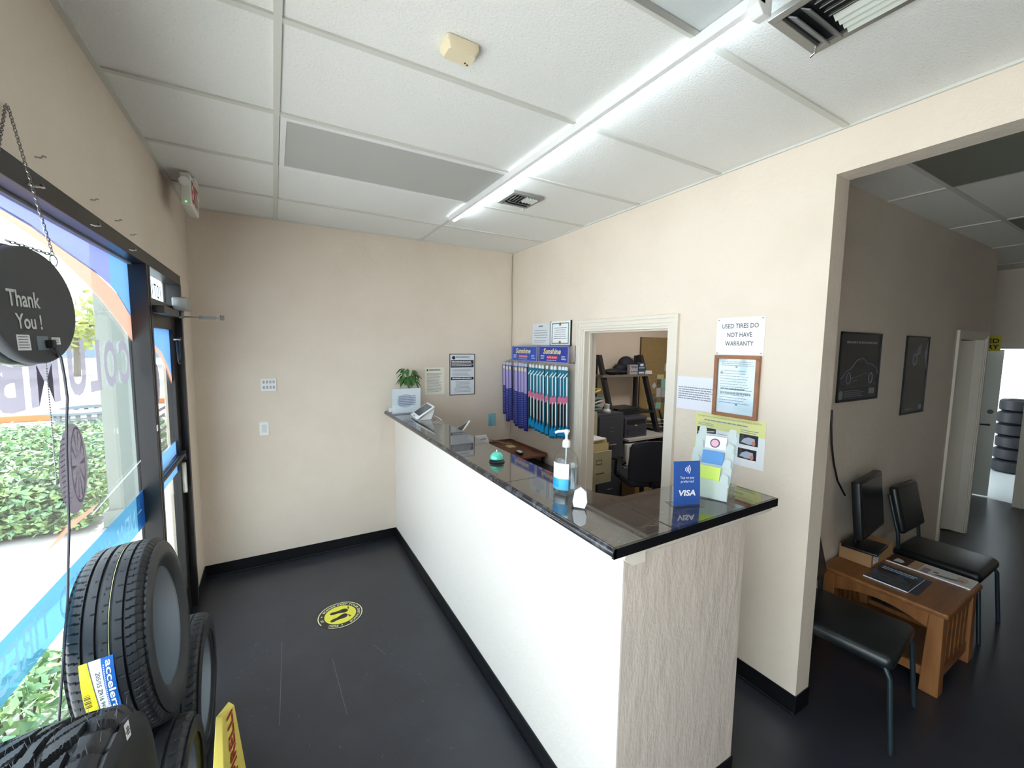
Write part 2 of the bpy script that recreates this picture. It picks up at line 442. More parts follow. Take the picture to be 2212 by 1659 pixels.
for z in (.3, .6, .9, 1.2, 1.5, 1.8, 2.1): m.box(11.56, 11.62, 1.46, 1.68, z, z+.02)
m.build('rack_frame', M('rack_grey', (120, 126, 130), .4), ws)
sg = thing('hanging_sign', 'small yellow sign with black letters above the far doorway', 'sign', (8.33, 1.5, 2.0))
box('sign_board', YELLOW, 8.325, 8.335, 1.44, 1.78, 1.9, 2.09, sg)
text('ED\nRY', (8.323, 1.50, 1.99), -Y3, Z3, .1, .13, BLACKINK, sg, bold=.02)

# ================================================================== STOREFRONT
st = MB()
YD0, YM0, YM1, YE = -1.0, 2.725, 2.785, 3.61
st.box(-.083, .004, YD0, YE, 2.27, 2.332)                    # head
st.box(-.083, .004, YM0, 2.752, 0, 2.27)                     # mullion
st.box(-.083, .006, 2.756, YM1, 0, 2.27)
st.box(-.083, .006, 3.56, YE, 0, 2.27)                       # right jamb
st.box(-.083, .004, YD0, YM0, 0, .11)                        # sill
st.box(-.083, .004, YD0, YD0+.06, .1, 2.27)
st.box(-.083, .003, YM1, 3.56, 2.05, 2.112)                  # transom bar
for y in (.35,): st.box(-.083, .004, y-.03, y+.03, .11, 2.27)
win = struct(st.build('window_1', BRONZE, bevel=.002))
GLASS = M('window_glass', (250, 253, 252), .01, clear=.05)
box('window_glass', GLASS, -.075, -.069, YD0+.05, YM0, .11, 2.27, win)
box('transom_glass', GLASS, -.075, -.069, YM1, 3.56, 2.112, 2.27, win)
# white gasket strip under the head and the small metal clips
box('glazing_gasket', M('grey_gasket', (150, 150, 152), .5), -.068, -.05, YD0+.06, YM0, 2.262, 2.27, win)
for i, (y, nm) in enumerate(((1.60, 'first'), (2.02, 'second'), (2.46, 'last'))):
    m = MB().tube([(.004, y-.02, 2.285), (.014, y-.01, 2.283), (.012, y+.01, 2.288), (.02, y+.025, 2.292), (.014, y+.03, 2.30)], .003, 6)
    tag(m.build('window_clip', CHROME, smooth=True), 'small clear clip on the dark window head, %s' % ('above the round sign', 'midway to the door', 'beside the door mullion')[i], 'clip', 'clips along the window head')
for i, (y, z) in enumerate(((1.648, 2.375), (2.04, 2.378), (2.30, 2.372), (2.50, 2.36))):
    m = MB().tube([(0, y, z), (.012, y, z), (.016, y, z+.006), (.022, y, z+.003)], .0022, 6)
    tag(m.build('wall_hook', SILVER, smooth=True), 'tiny bent hook in the wall above the window, %s from the room corner' % ('fourth', 'third', 'second', 'nearest')[i], 'hook', 'small hooks above the window')
# door leaf
dr = struct(MB().box(-.075, -.03, YM1+.004, 2.83, .01, 2.045).box(-.075, -.03, 3.455, 3.556, .01, 2.045)
            .box(-.075, -.03, 2.83, 3.455, 1.965, 2.045).box(-.075, -.03, 2.83, 3.455, .01, .2).box(-.075, -.028, 2.83, 3.455, 1.095, 1.14).build('door_4', BRONZE, bevel=.002))
box('door_glass', GLASS, -.056, -.05, 2.83, 3.455, .2, 1.965, dr)
m = MB().prism(rrect(.035, .21, .017), (-.03, 3.50, .965), Y3, Z3, .022); m.build('pull_handle', M('ivory_plastic', (226, 224, 210), .4), dr, bevel=.003)
m = MB().tube([(-.012, 2.80, 1.135), (-.012, 3.47, 1.135)], .014, 10).box(-.03, .0, 2.79, 2.82, 1.10, 1.16).box(-.03, .0, 3.45, 3.48, 1.10, 1.16)
m.build('push_bar', BRONZE, dr, smooth=True)
box('lock_plate', M('white_label', (225, 226, 222), .5), .0065, .0085, 2.712, 2.732, 1.43, 1.46, win)
# door closer on the transom bar, arm reaching into the room
cl = thing('door_closer', 'grey door closer with a long arm above the glass door', 'door closer', (.0, 3.2, 2.08))
m = MB().box(.004, .05, 2.80, 3.20, 2.035, 2.075); m.build('closer_rail', BRONZE, cl, bevel=.003)
m = MB().rbox(.045, 3.36, 2.125, .075, .22, .075, .012); m.build('closer_body', SILVER, cl, smooth=True)
for y, z in ((3.25, 2.135), (3.25, 2.115), (3.25, 2.10)): pass
m = MB().box(.03, .055, 3.30, 3.52, 2.10, 2.15); m.build('mounting_plate', M('dull_steel', (140, 138, 130), .4, metal=.7), cl, bevel=.004)
m = MB().box(.0, .25, 3.405, 3.425, 2.046, 2.055).cyl((.245, 3.415, 2.035), (.245, 3.415, 2.068), .012).box(.12, .21, 3.40, 3.43, 2.04, 2.06).cyl((.03, 3.415, 2.04), (.03, 3.415, 2.10), .013)
m.build('closer_arm', M('dull_steel', (140, 138, 130), .4, metal=.7), cl)
cb = thing('cable_lock', 'black cable lock looped over hooks on the dark door jamb', 'cable', (.012, 3.37, 1.85))
m = MB().tube([(.015, 3.30, 1.90), (.018, 3.30, 1.80), (.018, 3.31, 1.765), (.018, 3.34, 1.75), (.018, 3.37, 1.765), (.018, 3.385, 1.80), (.018, 3.39, 1.90), (.018, 3.42, 1.91)], .006, 8)
m.build('cable', BLKP, cb, smooth=True)
MB().cyl((.0, 3.30, 1.905), (.022, 3.30, 1.905), .009).cyl((.0, 3.39, 1.905), (.022, 3.39, 1.905), .011).build('hook', CHROME, cb)
# ---- printed film on the glass (all mirrored, made to be read from outside)
GX = -.0665
def film(name, mat, polys, label=None, parent=win):
    m = MB()
    for p in polys:
        vs = [m.bm.verts.new((GX, y, z)) for y, z in p]; m.bm.faces.new(vs)
    return m.build(name, mat, parent, label=label)
F_LILAC = M('lilac_film', (128, 132, 180), .5, film=(.84, (150, 156, 205)))
F_BLUE = M('blue_film', (104, 146, 200), .5, film=(.84, (140, 176, 225)))
F_ORANGE = M('orange_film', (202, 150, 130), .5, film=(.84, (228, 190, 172)))
F_GREY = M('grey_film', (138, 132, 142), .5, film=(.82, (160, 154, 164)))
F_DARK = M('dark_tire_film', (104, 94, 102), .5, film=(.82, (140, 130, 134)))
F_BAND = M('band_film', (92, 150, 182), .5, film=(.5, (96, 150, 178)))
F_LETTER = M('white_letter_film', (244, 246, 248), .5, film=(.75, (250, 250, 250)))
F_WHITE = M('white_film', (232, 238, 242), .5, film=(.8, (235, 240, 245)))
F_PALE = M('pale_frost_film', (235, 240, 245), .5, film=(.25, (240, 244, 248)))
outer = [(1.30, 2.235), (1.45, 2.235), (1.614, 2.226), (1.782, 2.218), (1.887, 2.205), (2.08, 2.181), (2.281, 2.158), (2.546, 2.097), (YM0, 2.01)]
inner = [(1.30, 2.212), (1.45, 2.214), (1.612, 2.205), (1.71, 2.199), (1.826, 2.184), (1.968, 2.158), (2.129, 2.115), (2.323, 2.060), (2.553, 1.965), (YM0, 1.885)]
film('arc_film', F_LILAC, [[(1.30, 2.262)]+outer[:-2]+[(2.46, 2.13), (2.46, 2.262)]], 'lilac printed film above the arc')
film('arc_film', F_BLUE, [[(2.46, 2.262), (2.46, 2.13), (2.546, 2.097), (YM0, 2.01), (YM0, 2.262)]], 'blue printed film beside the mullion')
film('arc_stripe', F_ORANGE, [outer+inner[::-1]], 'orange printed arc')
film('arc_edge', F_WHITE, [[(y, z+.006) for y, z in outer]+[(y, z-.002) for y, z in outer[::-1]]])
film('blue_corner', F_BLUE, [[(2.60, .95), (2.60, 1.13), (YM0, 1.13), (YM0, .95)]])
lt = MB()
for ch, y0, y1 in (('C', 2.497, 2.65), ('O', 2.302, 2.458), ('L', 2.142, 2.261), ('U', 1.957, 2.108), ('M', 1.697, 1.885), ('B', 1.52, 1.664)):
    text(ch, (GX, (y0+y1)/2, 1.79), -Y3, Z3, y1-y0, .2, None, None, bold=.035, lift=-.0006, add=lt)
lt.build('window_lettering', F_GREY, win, label='large grey mirrored letters')
film('slogan_band', F_BAND, [[(.9, 1.01), (.9, 1.155), (YM0, 1.128), (YM0, .95)]], 'pale blue printed band')
lt = MB(); [text(s_, (GX+.0004, (a_+b_)/2, z_), -Y3, Z3, b_-a_, h_, None, None, bold=.012, lift=-.001, add=lt) for s_, a_, b_, z_, h_ in (('-', 2.60, 2.67, 1.045, .008), ('NEW', 2.30, 2.56, 1.035, .10), ('AND', 2.045, 2.235, 1.045, .10), ('USED', 1.75, 1.98, 1.055, .10), ('TIRES', 1.41, 1.69, 1.065, .10))]
lt.build('slogan_lettering', F_LETTER, win, label='white mirrored words on the blue band')
# tire picture
tp = [(1.94+.115*math.cos(a), 1.45+.155*math.sin(a)) for a in [2*PI*i/40 for i in range(40)]]
film('tire_picture', F_DARK, [tp], 'grey tire picture')
m = MB(); cy, cz = 1.975, 1.455
for k in range(10):
    a = 2*PI*k/10; b2 = a+.09
    p = [(cy+.008*math.cos(a), cz+.012*math.sin(a)), (cy+.05*math.cos(a-.06), cz+.12*math.sin(a-.06)), (cy+.05*math.cos(b2), cz+.12*math.sin(b2))]
    m.bm.faces.new([m.bm.verts.new((GX+.0006, y, z)) for y, z in p])
n = 36
for k in range(n):
    a, b2 = 2*PI*k/n, 2*PI*(k+1)/n
    q = [(cy+r1*math.cos(t), cz+r2*math.sin(t)) for t, r1, r2 in ((a, .052, .125), (b2, .052, .125), (b2, .058, .135), (a, .058, .135))]
    m.bm.faces.new([m.bm.verts.new((GX+.0006, y, z)) for y, z in q])
for k in range(14):
    z = 1.34+k*.017; m.bm.faces.new([m.bm.verts.new((GX+.0006, y, zz)) for y, zz in ((1.845, z), (1.895, z+.004), (1.895, z+.008), (1.845, z+.004))])
m.build('wheel_spokes', F_GREY, win)
film('swoosh', F_ORANGE, [[(1.70, 1.26), (1.80, 1.275), (1.90, 1.282), (2.06, 1.27), (2.14, 1.262), (2.06, 1.255), (1.88, 1.262), (1.78, 1.257)]])
film('swoosh_line', F_WHITE, [[(2.06, 1.245), (2.30, 1.26), (YM0, 1.285), (YM0, 1.281), (2.30, 1.256), (2.06, 1.24)]])
# transom number
film('number_panel', F_WHITE, [[(2.9, 2.115), (2.9, 2.268), (3.44, 2.268), (3.44, 2.115)]])
lt = MB(); text('10714', (GX+.0004, 3.24, 2.19), -Y3, Z3, .30, .085, None, None, lift=-.001, add=lt)
lt.build('number_lettering', M('ink_film', (50, 50, 70), .6), win, label='dark mirrored number 10714')
# door film
GXs = GX; GX = -.047
film('door_arc_film', F_BLUE, [[(2.83, 1.965), (2.83, 1.90), (3.0, 1.885), (3.2, 1.83), (3.36, 1.74), (3.455, 1.66), (3.455, 1.965)]], parent=dr)
film('door_arc_stripe', F_ORANGE, [[(2.83, 1.90), (3.0, 1.885), (3.2, 1.83), (3.36, 1.74), (3.455, 1.66), (3.455, 1.61), (3.33, 1.715), (3.18, 1.80), (3.0, 1.86), (2.83, 1.878)]], parent=dr)
film('door_tire_picture', F_DARK, [[(3.06+.06*math.cos(a), 1.65+.11*math.sin(a)) for a in [2*PI*i/24 for i in range(24)]]], parent=dr)
m = MB()
for k in range(7):
    z = 1.5-.04*k; m.bm.faces.new([m.bm.verts.new((GX, y, zz)) for y, zz in ((2.95, z), (3.22-.02*(k % 3), z), (3.22-.02*(k % 3), z-.018), (2.95, z-.018))])
m.build('door_hours_print', F_DARK, dr)
film('door_band', F_BLUE, [[(2.83, 1.145), (2.83, 1.23), (3.455, 1.23), (3.455, 1.145)], [(2.83, 1.02), (2.83, 1.09), (3.455, 1.09), (3.455, 1.02)]], parent=dr)
GX = GXs
# ================================================================== OUTSIDE
struct(box('ground_2', M('pavement', (218, 214, 210), .8, noise=(2, (204, 200, 196), .3, .7)), -7, -.13, -6, 5.55, -.2, -.05))
struct(box('ground_3', M('parking_asphalt', (176, 172, 172), .9, noise=(1.2, (160, 156, 158), .3, .7)), -60, -.13, 5.55, 70, -.2, -.06))
struct(box('curb_wall', M('painted_block', (214, 208, 200), .8), -7.5, -7, -6, 13, -.2, .12))
for i, (x0, x1, y0, y1, nm) in enumerate(((-9, -5.6, 14.6, 14.85, 'farther left'), (-5.2, -3.4, 14.3, 14.55, 'middle'), (-2.9, -1.2, 17.0, 17.25, 'farther right'))):
    tag(box('parking_curb', M('orange_curb_paint', (176, 104, 48), .6), x0, x1, y0, y1, -.06, .1, bevel=.02), 'orange painted parking curb outside, the %s of three' % nm, 'curb', 'orange curbs in the lot')
cp = struct(MB().box(-8.6, -8.2, 18, 52, 2.95, 6.6).build('canopy', M('canopy_white', (232, 238, 240), .7)))
for i, y in enumerate((5.75,)):
    tag(MB().box(-1.02, -.8, y, y+.22, -.05, 3.4).box(-1.06, -.76, y-.04, y+.26, -.05, .12).build('canopy_column', M('column_paint', (112, 120, 116), .7), bevel=.01), 'pale grey square column outside beside the door', 'column')
def leaf_cloud(mb, pts, s, rd, flat=.6):
    for p in pts:
        a = V(rd.gauss(0, 1), rd.gauss(0, 1), rd.gauss(0, 1)*flat).normalized(); b = a.orthogonal().normalized()
        b.rotate(Matrix.Rotation(rd.random()*6.28, 3, a)); q = s*(.7+.6*rd.random()); cr = a.cross(b)
        mb.faces([p-a*q, p+b*q*.45, p+a*q, p-b*q*.45], [(0, 1, 2, 3)])
rd = random.Random(3)
hg = thing('hedge', 'clipped green hedge outside running beside the sidewalk', 'hedge', (-2.6, 7.5, -.05))
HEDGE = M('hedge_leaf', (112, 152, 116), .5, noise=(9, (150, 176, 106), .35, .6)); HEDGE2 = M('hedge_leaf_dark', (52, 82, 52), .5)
x0, x1, y0, y1, zt = -4.4, -1.18, 5.7, 9.5, .50
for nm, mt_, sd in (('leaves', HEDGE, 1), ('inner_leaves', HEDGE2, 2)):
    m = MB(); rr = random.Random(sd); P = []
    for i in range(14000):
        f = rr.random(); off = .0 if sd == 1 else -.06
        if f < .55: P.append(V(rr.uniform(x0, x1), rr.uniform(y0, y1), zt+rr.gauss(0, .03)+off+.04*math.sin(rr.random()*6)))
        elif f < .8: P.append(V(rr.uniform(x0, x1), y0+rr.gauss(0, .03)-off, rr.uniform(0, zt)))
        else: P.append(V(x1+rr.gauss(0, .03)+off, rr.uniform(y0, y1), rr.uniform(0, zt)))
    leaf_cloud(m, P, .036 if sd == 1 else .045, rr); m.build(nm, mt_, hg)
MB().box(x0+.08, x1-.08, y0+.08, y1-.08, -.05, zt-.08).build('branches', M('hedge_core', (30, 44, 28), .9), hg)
sh = thing('shrub', 'low leafy shrub outside at the foot of the window glass', 'shrub', (-.6, 2.75, -.05))
m = MB(); rr = random.Random(5); P = []
for i in range(1100):
    a = rr.random()*6.28; q = rr.random()**.5; P.append(V(-.58+.3*q*math.cos(a), 2.72+.6*q*math.sin(a), .02+.26*(1-q*q)*rr.random()+.02))
leaf_cloud(m, P, .036, rr, .4); m.build('leaves', HEDGE, sh)
m = MB()
for k in range(6): m.tube([(-.58, 2.72+.08*(k-2.5), -.05), (-.58+.03*(k-3), 2.72+.12*(k-2.5), .18)], .006, 5)
m.build('stems', M('stem_brown', (86, 70, 50), .8), sh)
bn = thing('trash_basket', 'round grey concrete trash basket behind the hedge outside', 'trash can', (-2.48, 10.45, -.06))
m = MB().lathe([(.0, 0), (.36, 0), (.42, .55), (.46, .56), (.0, .56)], (-2.48, 10.45, -.06), 28); m.build('basket', M('basket_grey', (120, 130, 138), .7), bn, smooth=True)
m = MB()
for k in range(20):
    a = 2*PI*k/20; m.box(-.03, .03, -.015, .015, 0, .12, Matrix.Translation((-2.48+.44*math.cos(a), 10.45+.44*math.sin(a), .5)) @ Matrix.Rotation(a+PI/2, 4, 'Z'))
m.lathe([(.43, .57), (.455, .57), (.455, .60), (.43, .60), (.43, .57)], (-2.48, 10.45, -.06), 28)
m.build('slats', M('basket_grey', (120, 130, 138), .7), bn)
m = MB().lathe([(.36, .68), (.52, .66), (.52, .70), (.36, .74), (.36, .68)], (-2.48, 10.45, -.06), 28); m.build('rim', M('basket_grey', (120, 130, 138), .7), bn, smooth=True)
def tree(x, y, h, r, lab, seed, colr):
    t = thing('tree', lab, 'tree', (x, y, -.06), 0, 'trees across the parking lot')
    rr = random.Random(seed)
    m = MB().tube([(x, y, -.06), (x+.1, y, h*.3), (x-.05, y+.1, h*.65)], .16, 8)
    for k in range(5): a = k*1.3; m.tube([(x, y, h*.4), (x+r*.5*math.cos(a), y+r*.5*math.sin(a), h*.7)], .06, 6)
    m.build('trunk', M('tree_bark', (110, 100, 88), .9), t, smooth=True)
    m = MB(); P = []
    for i in range(1500):
        d = V(rr.gauss(0, 1), rr.gauss(0, 1), rr.gauss(0, 1)).normalized()*(rr.random()**.4)
        P.append(V(x+d.x*r, y+d.y*r, h*.62+d.z*h*.36))
    leaf_cloud(m, P, .22, rr); m.build('crown', colr, t)
TL = M('tree_leaf', (104, 136, 88), .6); TL2 = M('tree_leaf_yellow', (168, 176, 92), .6)
tree(-9, 32, 5.0, 2.8, 'yellow-green tree across the lot, right side of the window', 1, TL2)
tree(-15.5, 34, 5.5, 3.0, 'green tree across the lot behind the round sign', 2, TL)
tree(-22, 36, 5.2, 3.0, 'green tree across the lot, farthest left', 3, TL)
tree(-2.5, 30, 5.2, 2.8, 'green tree across the lot in line with the glass door', 4, TL)
bd = thing('far_building', 'pale low building across the parking lot', 'building', (-20, 46, 0))
m = MB().box(-45, 8, 46, 52, -.06, 4.6); m.build('walls', M('far_wall', (214, 216, 220), .8), bd)
m = MB().box(-45.4, 8.4, 45.6, 52.4, 4.6, 5.0); m.build('roof_edge', M('far_roof', (190, 196, 204), .8), bd)
m = MB()
for k in range(9): m.box(-40+5*k, -37+5*k, 45.93, 46, .6, 2.8)
m.build('shop_window', M('far_window', (120, 140, 160), .2), bd)

# ================================================================== COUNTER
CZ, CX0, CX1, CY0, CY1, CXE = 1.26, 1.433, 1.722, .905, 1.231, 2.362
ctr = thing('reception_counter', 'white plastered reception counter with an L-shaped dark marble top', 'counter', (1.6, 2.4, 0))
MB().box(1.526, 1.70, .955, YB-.002, 0, 1.18).build('counter_wall', WALLD, ctr)
MB().box(1.527, 2.226, .9545, 1.16, 0, 1.1795).build('end_panel', DRIP, ctr, bevel=.004)
MARB = M('dark_marble', (66, 57, 52), .045, spec=.75, marble=((50, 44, 41), (104, 96, 90)), coat=.6)
MARE = M('dark_marble_edge', (40, 38, 42), .12, spec=.6, noise=(18, (92, 92, 96), .3, .5))
poly = [(CX0+.01, CY0+.01), (CXE-.01, CY0+.01), (CXE-.01, CY1), (1.79, CY1), (CX1, 1.32), (CX1, YB-.002), (CX0+.01, YB-.002)]
MB().prism(poly, (0, 0, CZ-.03), X3, Y3, .03).build('countertop', MARB, ctr)
m = MB(); rr = .017
def bull(mb, a, b, nrm, zc, r, n=8):
    a, b, nrm = Vector(a), Vector(b), Vector(nrm); A = []; B = []
    for i in range(n+1):
        t = -PI/2+PI*i/n; off = nrm*r*math.cos(t)+Z3*r*math.sin(t)
        A.append(mb.bm.verts.new(a+off)); B.append(mb.bm.verts.new(b+off))
    for i in range(n): mb.bm.faces.new((A[i], B[i], B[i+1], A[i+1]))
    mb.bm.faces.new(A); mb.bm.faces.new(B[::-1])
bull(m, (CX0+.01, CY0+.0, CZ-.0165), (CX0+.01, YB-.002, CZ-.0165), (-1, 0, 0), 0, rr)
m.build('edge_moulding', MARE, ctr, smooth=True, label='rounded grey stone edge')
m = MB().box(CX0+.0, CXE, CY0-.0, CY0+.0105, CZ-.034, CZ-.0005).box(CXE-.0105, CXE, CY0+.0105, CY1, CZ-.034, CZ-.0005)
m.build('edge_tiles', M('black_stone_edge', (22, 22, 25), .12, spec=.6), ctr, label='black stone edge')
# seams and the step line of the long slab
SEAM = M('stone_seam', (34, 30, 28), .4)
m = MB()
for y in (3.1, 2.35, 1.62): m.box(CX0+.012, CX1-.002, y-.0012, y+.0012, CZ-.001, CZ+.0004)
m.box(1.722, 1.728, CY0+.012, CY1, CZ-.001, CZ+.0006).box(2.10, 2.1024, CY0+.012, CY1-.002, CZ-.001, CZ+.0004)
m.build('seam', SEAM, ctr)
# wooden bullnose trim below the top
m = MB()
m.prism([(0, 0), (.055, 0), (.055, .045), (-.03, .045), (-.04, .03), (-.02, .012)], (1.526, YB-.003, 1.18), X3, Z3, 3.966-.915)
m.build('front_trim', TRIM, ctr, smooth=True)
m = MB().prism([(0, 0), (.0, .045), (-.03, .045), (-.04, .03), (-.02, .012)], (1.49, .955, 1.18), Y3, Z3, CXE-.02-1.49)
m.build('end_trim', TRIM, ctr, smooth=True)
m = MB().box(1.519, 1.5265, .95, YB-.003, 0, .1).box(1.515, 2.229, .948, .955, 0, .1).box(1.507, 1.52, .94, YB-.02, 0, .012)
m.build('base_trim', BLACK, ctr, bevel=.002, label='black vinyl base')

# ================================================================== CEILING THINGS
lp = thing('ceiling_troffer', 'flat unlit grey light panel set in the ceiling grid', 'ceiling panel', (1.19, 2.478, H))
MB().box(.625, 1.775, 2.205, 2.755, H-.001, H+.004).build('diffuser', M('grey_diffuser', (186, 186, 182), .45), lp)
m = MB().box(.60, .625, 2.18, 2.78, H-.005, H+.004).box(1.755+.02, 1.78, 2.18, 2.78, H-.005, H+.004).box(.625, 1.775, 2.18, 2.205, H-.005, H+.004).box(.625, 1.775, 2.755, 2.78, H-.005, H+.004)
m.build('frame', WHITE, lp)
tf = thing('ceiling_troffer', 'prismatic ceiling light panel at the top beside the tube', 'ceiling panel', (1.19, .645, H))
MB().box(.625, 1.755, .36, .93, H-.001, H+.004).build('diffuser', M('prismatic_diffuser', (232, 238, 238), .4, bump=(420, .5)), tf)
MB().box(.60, .625, .345, .945, H-.006, H+.004).box(1.755, 1.775, .345, .945, H-.006, H+.004).box(.625, 1.755, .345, .36, H-.006, H+.004).box(.625, 1.755, .925, .945, H-.006, H+.004).build('frame', SILVER, tf)
for i, (x0, y0) in enumerate(((2.975, .355), (5.415, .355))):
    hp = thing('ceiling_troffer', 'dark unlit light panel in the hallway ceiling, %s' % ('nearer the opening' if i == 0 else 'farther down the hall'), 'ceiling panel', (x0+.6, y0+.29, H))
    MB().box(x0, x0+1.19, y0, y0+.58, H-.001, H+.004).build('diffuser', M('hall_diffuser', (120, 122, 112), .5), hp)
tl = thing('tube_light', 'long lit white tube light fixed along the ceiling grid', 'lamp', (1.76, 1.9, H))
MB().box(1.742, 1.768, .735, 3.10, H-.040, H-.003).build('channel', WHITE, tl, bevel=.003)
m = MB().prism([(.0, -.005), (.0, -.058), (-.04, -.066), (-.066, -.045), (-.058, -.012), (-.02, -.003)], (1.80, .77, H), X3, Z3, .035)
m.build('end_cap', WHITE, tl, bevel=.003, label='white end cap')
m = MB(); n = 10; A = []
for yy in (.77, 3.095):
    A.append([m.bm.verts.new((1.786+.018*math.cos(PI+PI*.0+PI*i/n), yy, H-.022-.020*math.sin(PI*i/n))) for i in range(n+1)])
for i in range(n): m.bm.faces.new((A[0][i], A[0][i+1], A[1][i+1], A[1][i]))
m.bm.faces.new(A[0]); m.bm.faces.new(A[1][::-1])
TUBE = M('lit_tube', (232, 246, 255), .5, emis=14.5)
m.build('lit_tube', TUBE, tl, smooth=True, label='glowing ribbed tube')
m = MB()
for k in range(26):
    y = .80+k*.03; m.box(1.786-.0195, 1.786+.0195, y-.003, y+.003, H-.040, H-.022)
m.build('tube_ribs', M('rib_plastic', (190, 205, 215), .4, emis=2.0), tl)
m = MB().tube([(1.79, .74, H-.012), (1.80, .70, H-.014), (1.83, .66, H-.013), (1.86, .60, H-.012), (1.88, .45, H-.012)], .008, 8)
tag(m.build('ceiling_conduit', M('conduit_paint', (206, 206, 200), .5), smooth=True), 'painted cable running from the tube light end across the ceiling', 'cable')
dt = thing('smoke_detector', 'yellowed rectangular detector on a white ceiling tile', 'detector', (1.115, 1.39, H))
m = MB(); P0 = rrect(.118, .082, .012); P1 = rrect(.095, .06, .01)
a = [m.bm.verts.new((1.118+x, 1.39+y, H+.006)) for x, y in P0]; a2 = [m.bm.verts.new((1.118+x, 1.39+y, H-.012)) for x, y in P0]; b = [m.bm.verts.new((1.118+x, 1.39+y, H-.03)) for x, y in P1]
for A, B in ((a, a2), (a2, b)):
    for i in range(len(A)): m.bm.faces.new((A[i], A[(i+1) % len(A)], B[(i+1) % len(A)], B[i]))
m.bm.faces.new(b); m.build('detector_case', M('aged_plastic', (232, 218, 186), .5), dt, smooth=True)
MB().cyl((1.145, 1.405, H-.0315), (1.145, 1.405, H-.028), .003).cyl((1.155, 1.41, H-.0315), (1.155, 1.41, H-.028), .003).build('indicator_holes', BLKP, dt)
def vent(x0, x1, y0, y1, label, seed):
    v = thing('air_vent', label, 'vent', ((x0+x1)/2, (y0+y1)/2, H), 0, 'ceiling air vents')
    G = M('vent_metal', (150, 148, 142), .4, metal=.5); t = .04 if x1-x0 > .28 else .028
    MB().box(x0, x0+t, y0, y1, H-.012, H+.006).box(x1-t, x1, y0, y1, H-.012, H+.006).box(x0+t, x1-t, y0, y0+t, H-.012, H+.006).box(x0+t, x1-t, y1-t, y1, H-.012, H+.006).build('vent_frame', G, v, bevel=.002)
    MB().box(x0+t, x1-t, y0+t, y1-t, H-.001, H+.004).build('backing', M('vent_dark', (24, 25, 30), .8), v)
    ix0, ix1, iy0, iy1 = x0+t, x1-t, y0+t, y1-t; W = ix1-ix0
    for k in range(2):
        m = MB(); y = iy1-.025-.035*k
        m.box(-W*.46, W*.46, -.017, .017, -.002, .002, Matrix.Translation(((ix0+ix1)/2, y, H-.016)) @ Matrix.Rotation(math.radians(38), 4, 'X'))
        m.build('long_louver', M('vent_louver', (118, 118, 118), .45, metal=.3), v, bevel=.001)
    nn = 8
    for k in range(nn):
        m = MB(); x = ix0+W*(k+.5)/nn; yy = (iy0+iy1-.08)/2; hl = (iy1-.08-iy0)*.48
        m.box(-.010, .010, -hl, hl, -.0012, .0012, Matrix.Translation((x, yy, H-.014)) @ Matrix.Rotation(math.radians(-50 if k < 4 else 35), 4, 'Y'))
        m.build('louver', M('vent_pale_louver', (205, 208, 200), .5) if k in (4, 5, 6, 7) else G, v, label='pale louver' if k > 3 else None)
    MB().tube([(x1-t*1.3, y1-t*.8, H-.012), (x1-t*1.3, y1-t*.8, H-.03), (x1-t*1.3, y1-t*.3, H-.036)], .003, 6).build('lever', CHROME, v)
# large vent: long side along Y, photographed corner at its far end
vent(1.872, 2.15, .42, .79, 'large grey ceiling vent at the top of the room near the opening', 1)
vent(1.915, 2.155, 2.40, 2.625, 'small grey ceiling vent beyond the tube light', 2)
ex = thing('exit_sign', 'white exit sign with red letters hung from the ceiling corner', 'sign', (.12, 3.3, H))
MB().rbox(.12, 3.31, 2.79, .05, .30, .19, .008).build('sign_case', M('sign_plastic', (226, 226, 216), .4), ex, smooth=True)
MB().rbox(.125, 3.31, H-.008, .07, .13, .014, .004).build('ceiling_canopy', WHITE, ex)
text('EXIT', (.1455, 3.31, 2.79), Y3, Z3, .24, .13, RED, ex, bold=.02)
text('EXIT', (.0945, 3.31, 2.79), -Y3, Z3, .24, .13, RED, ex, bold=.02)
for yy in (3.145, 3.475): MB().cyl((.12, yy, 2.83), (.12, yy-.02 if yy < 3.3 else yy+.02, 2.82), .022, .026).build('lamp_head', WHITE, ex, smooth=True)
MB().cyl((.12, 3.157, 2.715), (.12, 3.161, 2.715), .004).build('status_light', M('green_led', (60, 230, 110), .4, emis=3), ex)

# ================================================================== WALL PLATES AND NOTICES
BW = YB-.0005
tp_ = thing('keypad', 'white keypad plate on the back wall above the light switch', 'switch plate', (.49, YB, 1.545))
MB().box(.435, .548, YB-.008, BW, 1.49, 1.595).build('plate', WHITE, tp_, bevel=.002)
m = MB()
for i in range(4):
    for j in range(2): m.box(.45+i*.024, .465+i*.024, YB-.0095, YB-.008, 1.51+j*.045, 1.535+j*.045)
m.build('buttons', M('grey_button', (170, 172, 172), .5), tp_)
sw = thing('light_switch', 'white rocker light switch low on the back wall', 'switch', (.447, YB, 1.18))
MB().box(.413, .482, YB-.007, BW, 1.122, 1.237).build('plate', WHITE, sw, bevel=.002)
MB().box(.432, .464, YB-.011, YB-.006, 1.148, 1.212).build('rocker', M('rocker_white', (218, 220, 222), .35), sw, bevel=.002)
def sheet(name, label, cat, o, u, v, w, h, mat=PAPER, t=.0016, group=None, off=.0006, curl=None):
    """paper whose lower-left corner is o on a wall, u to the right, v up"""
    u, v = Vector(u), Vector(v); n = u.cross(v).normalized(); o = Vector(o)+n*off
    th = thing(name, label, cat, o+u*w/2+v*h/2, 0, group)
    MB().slab(o, u, v, w, h, t).build('paper', mat, th)
    return th, o+n*t, u, v, n
BU, BV = X3, Z3
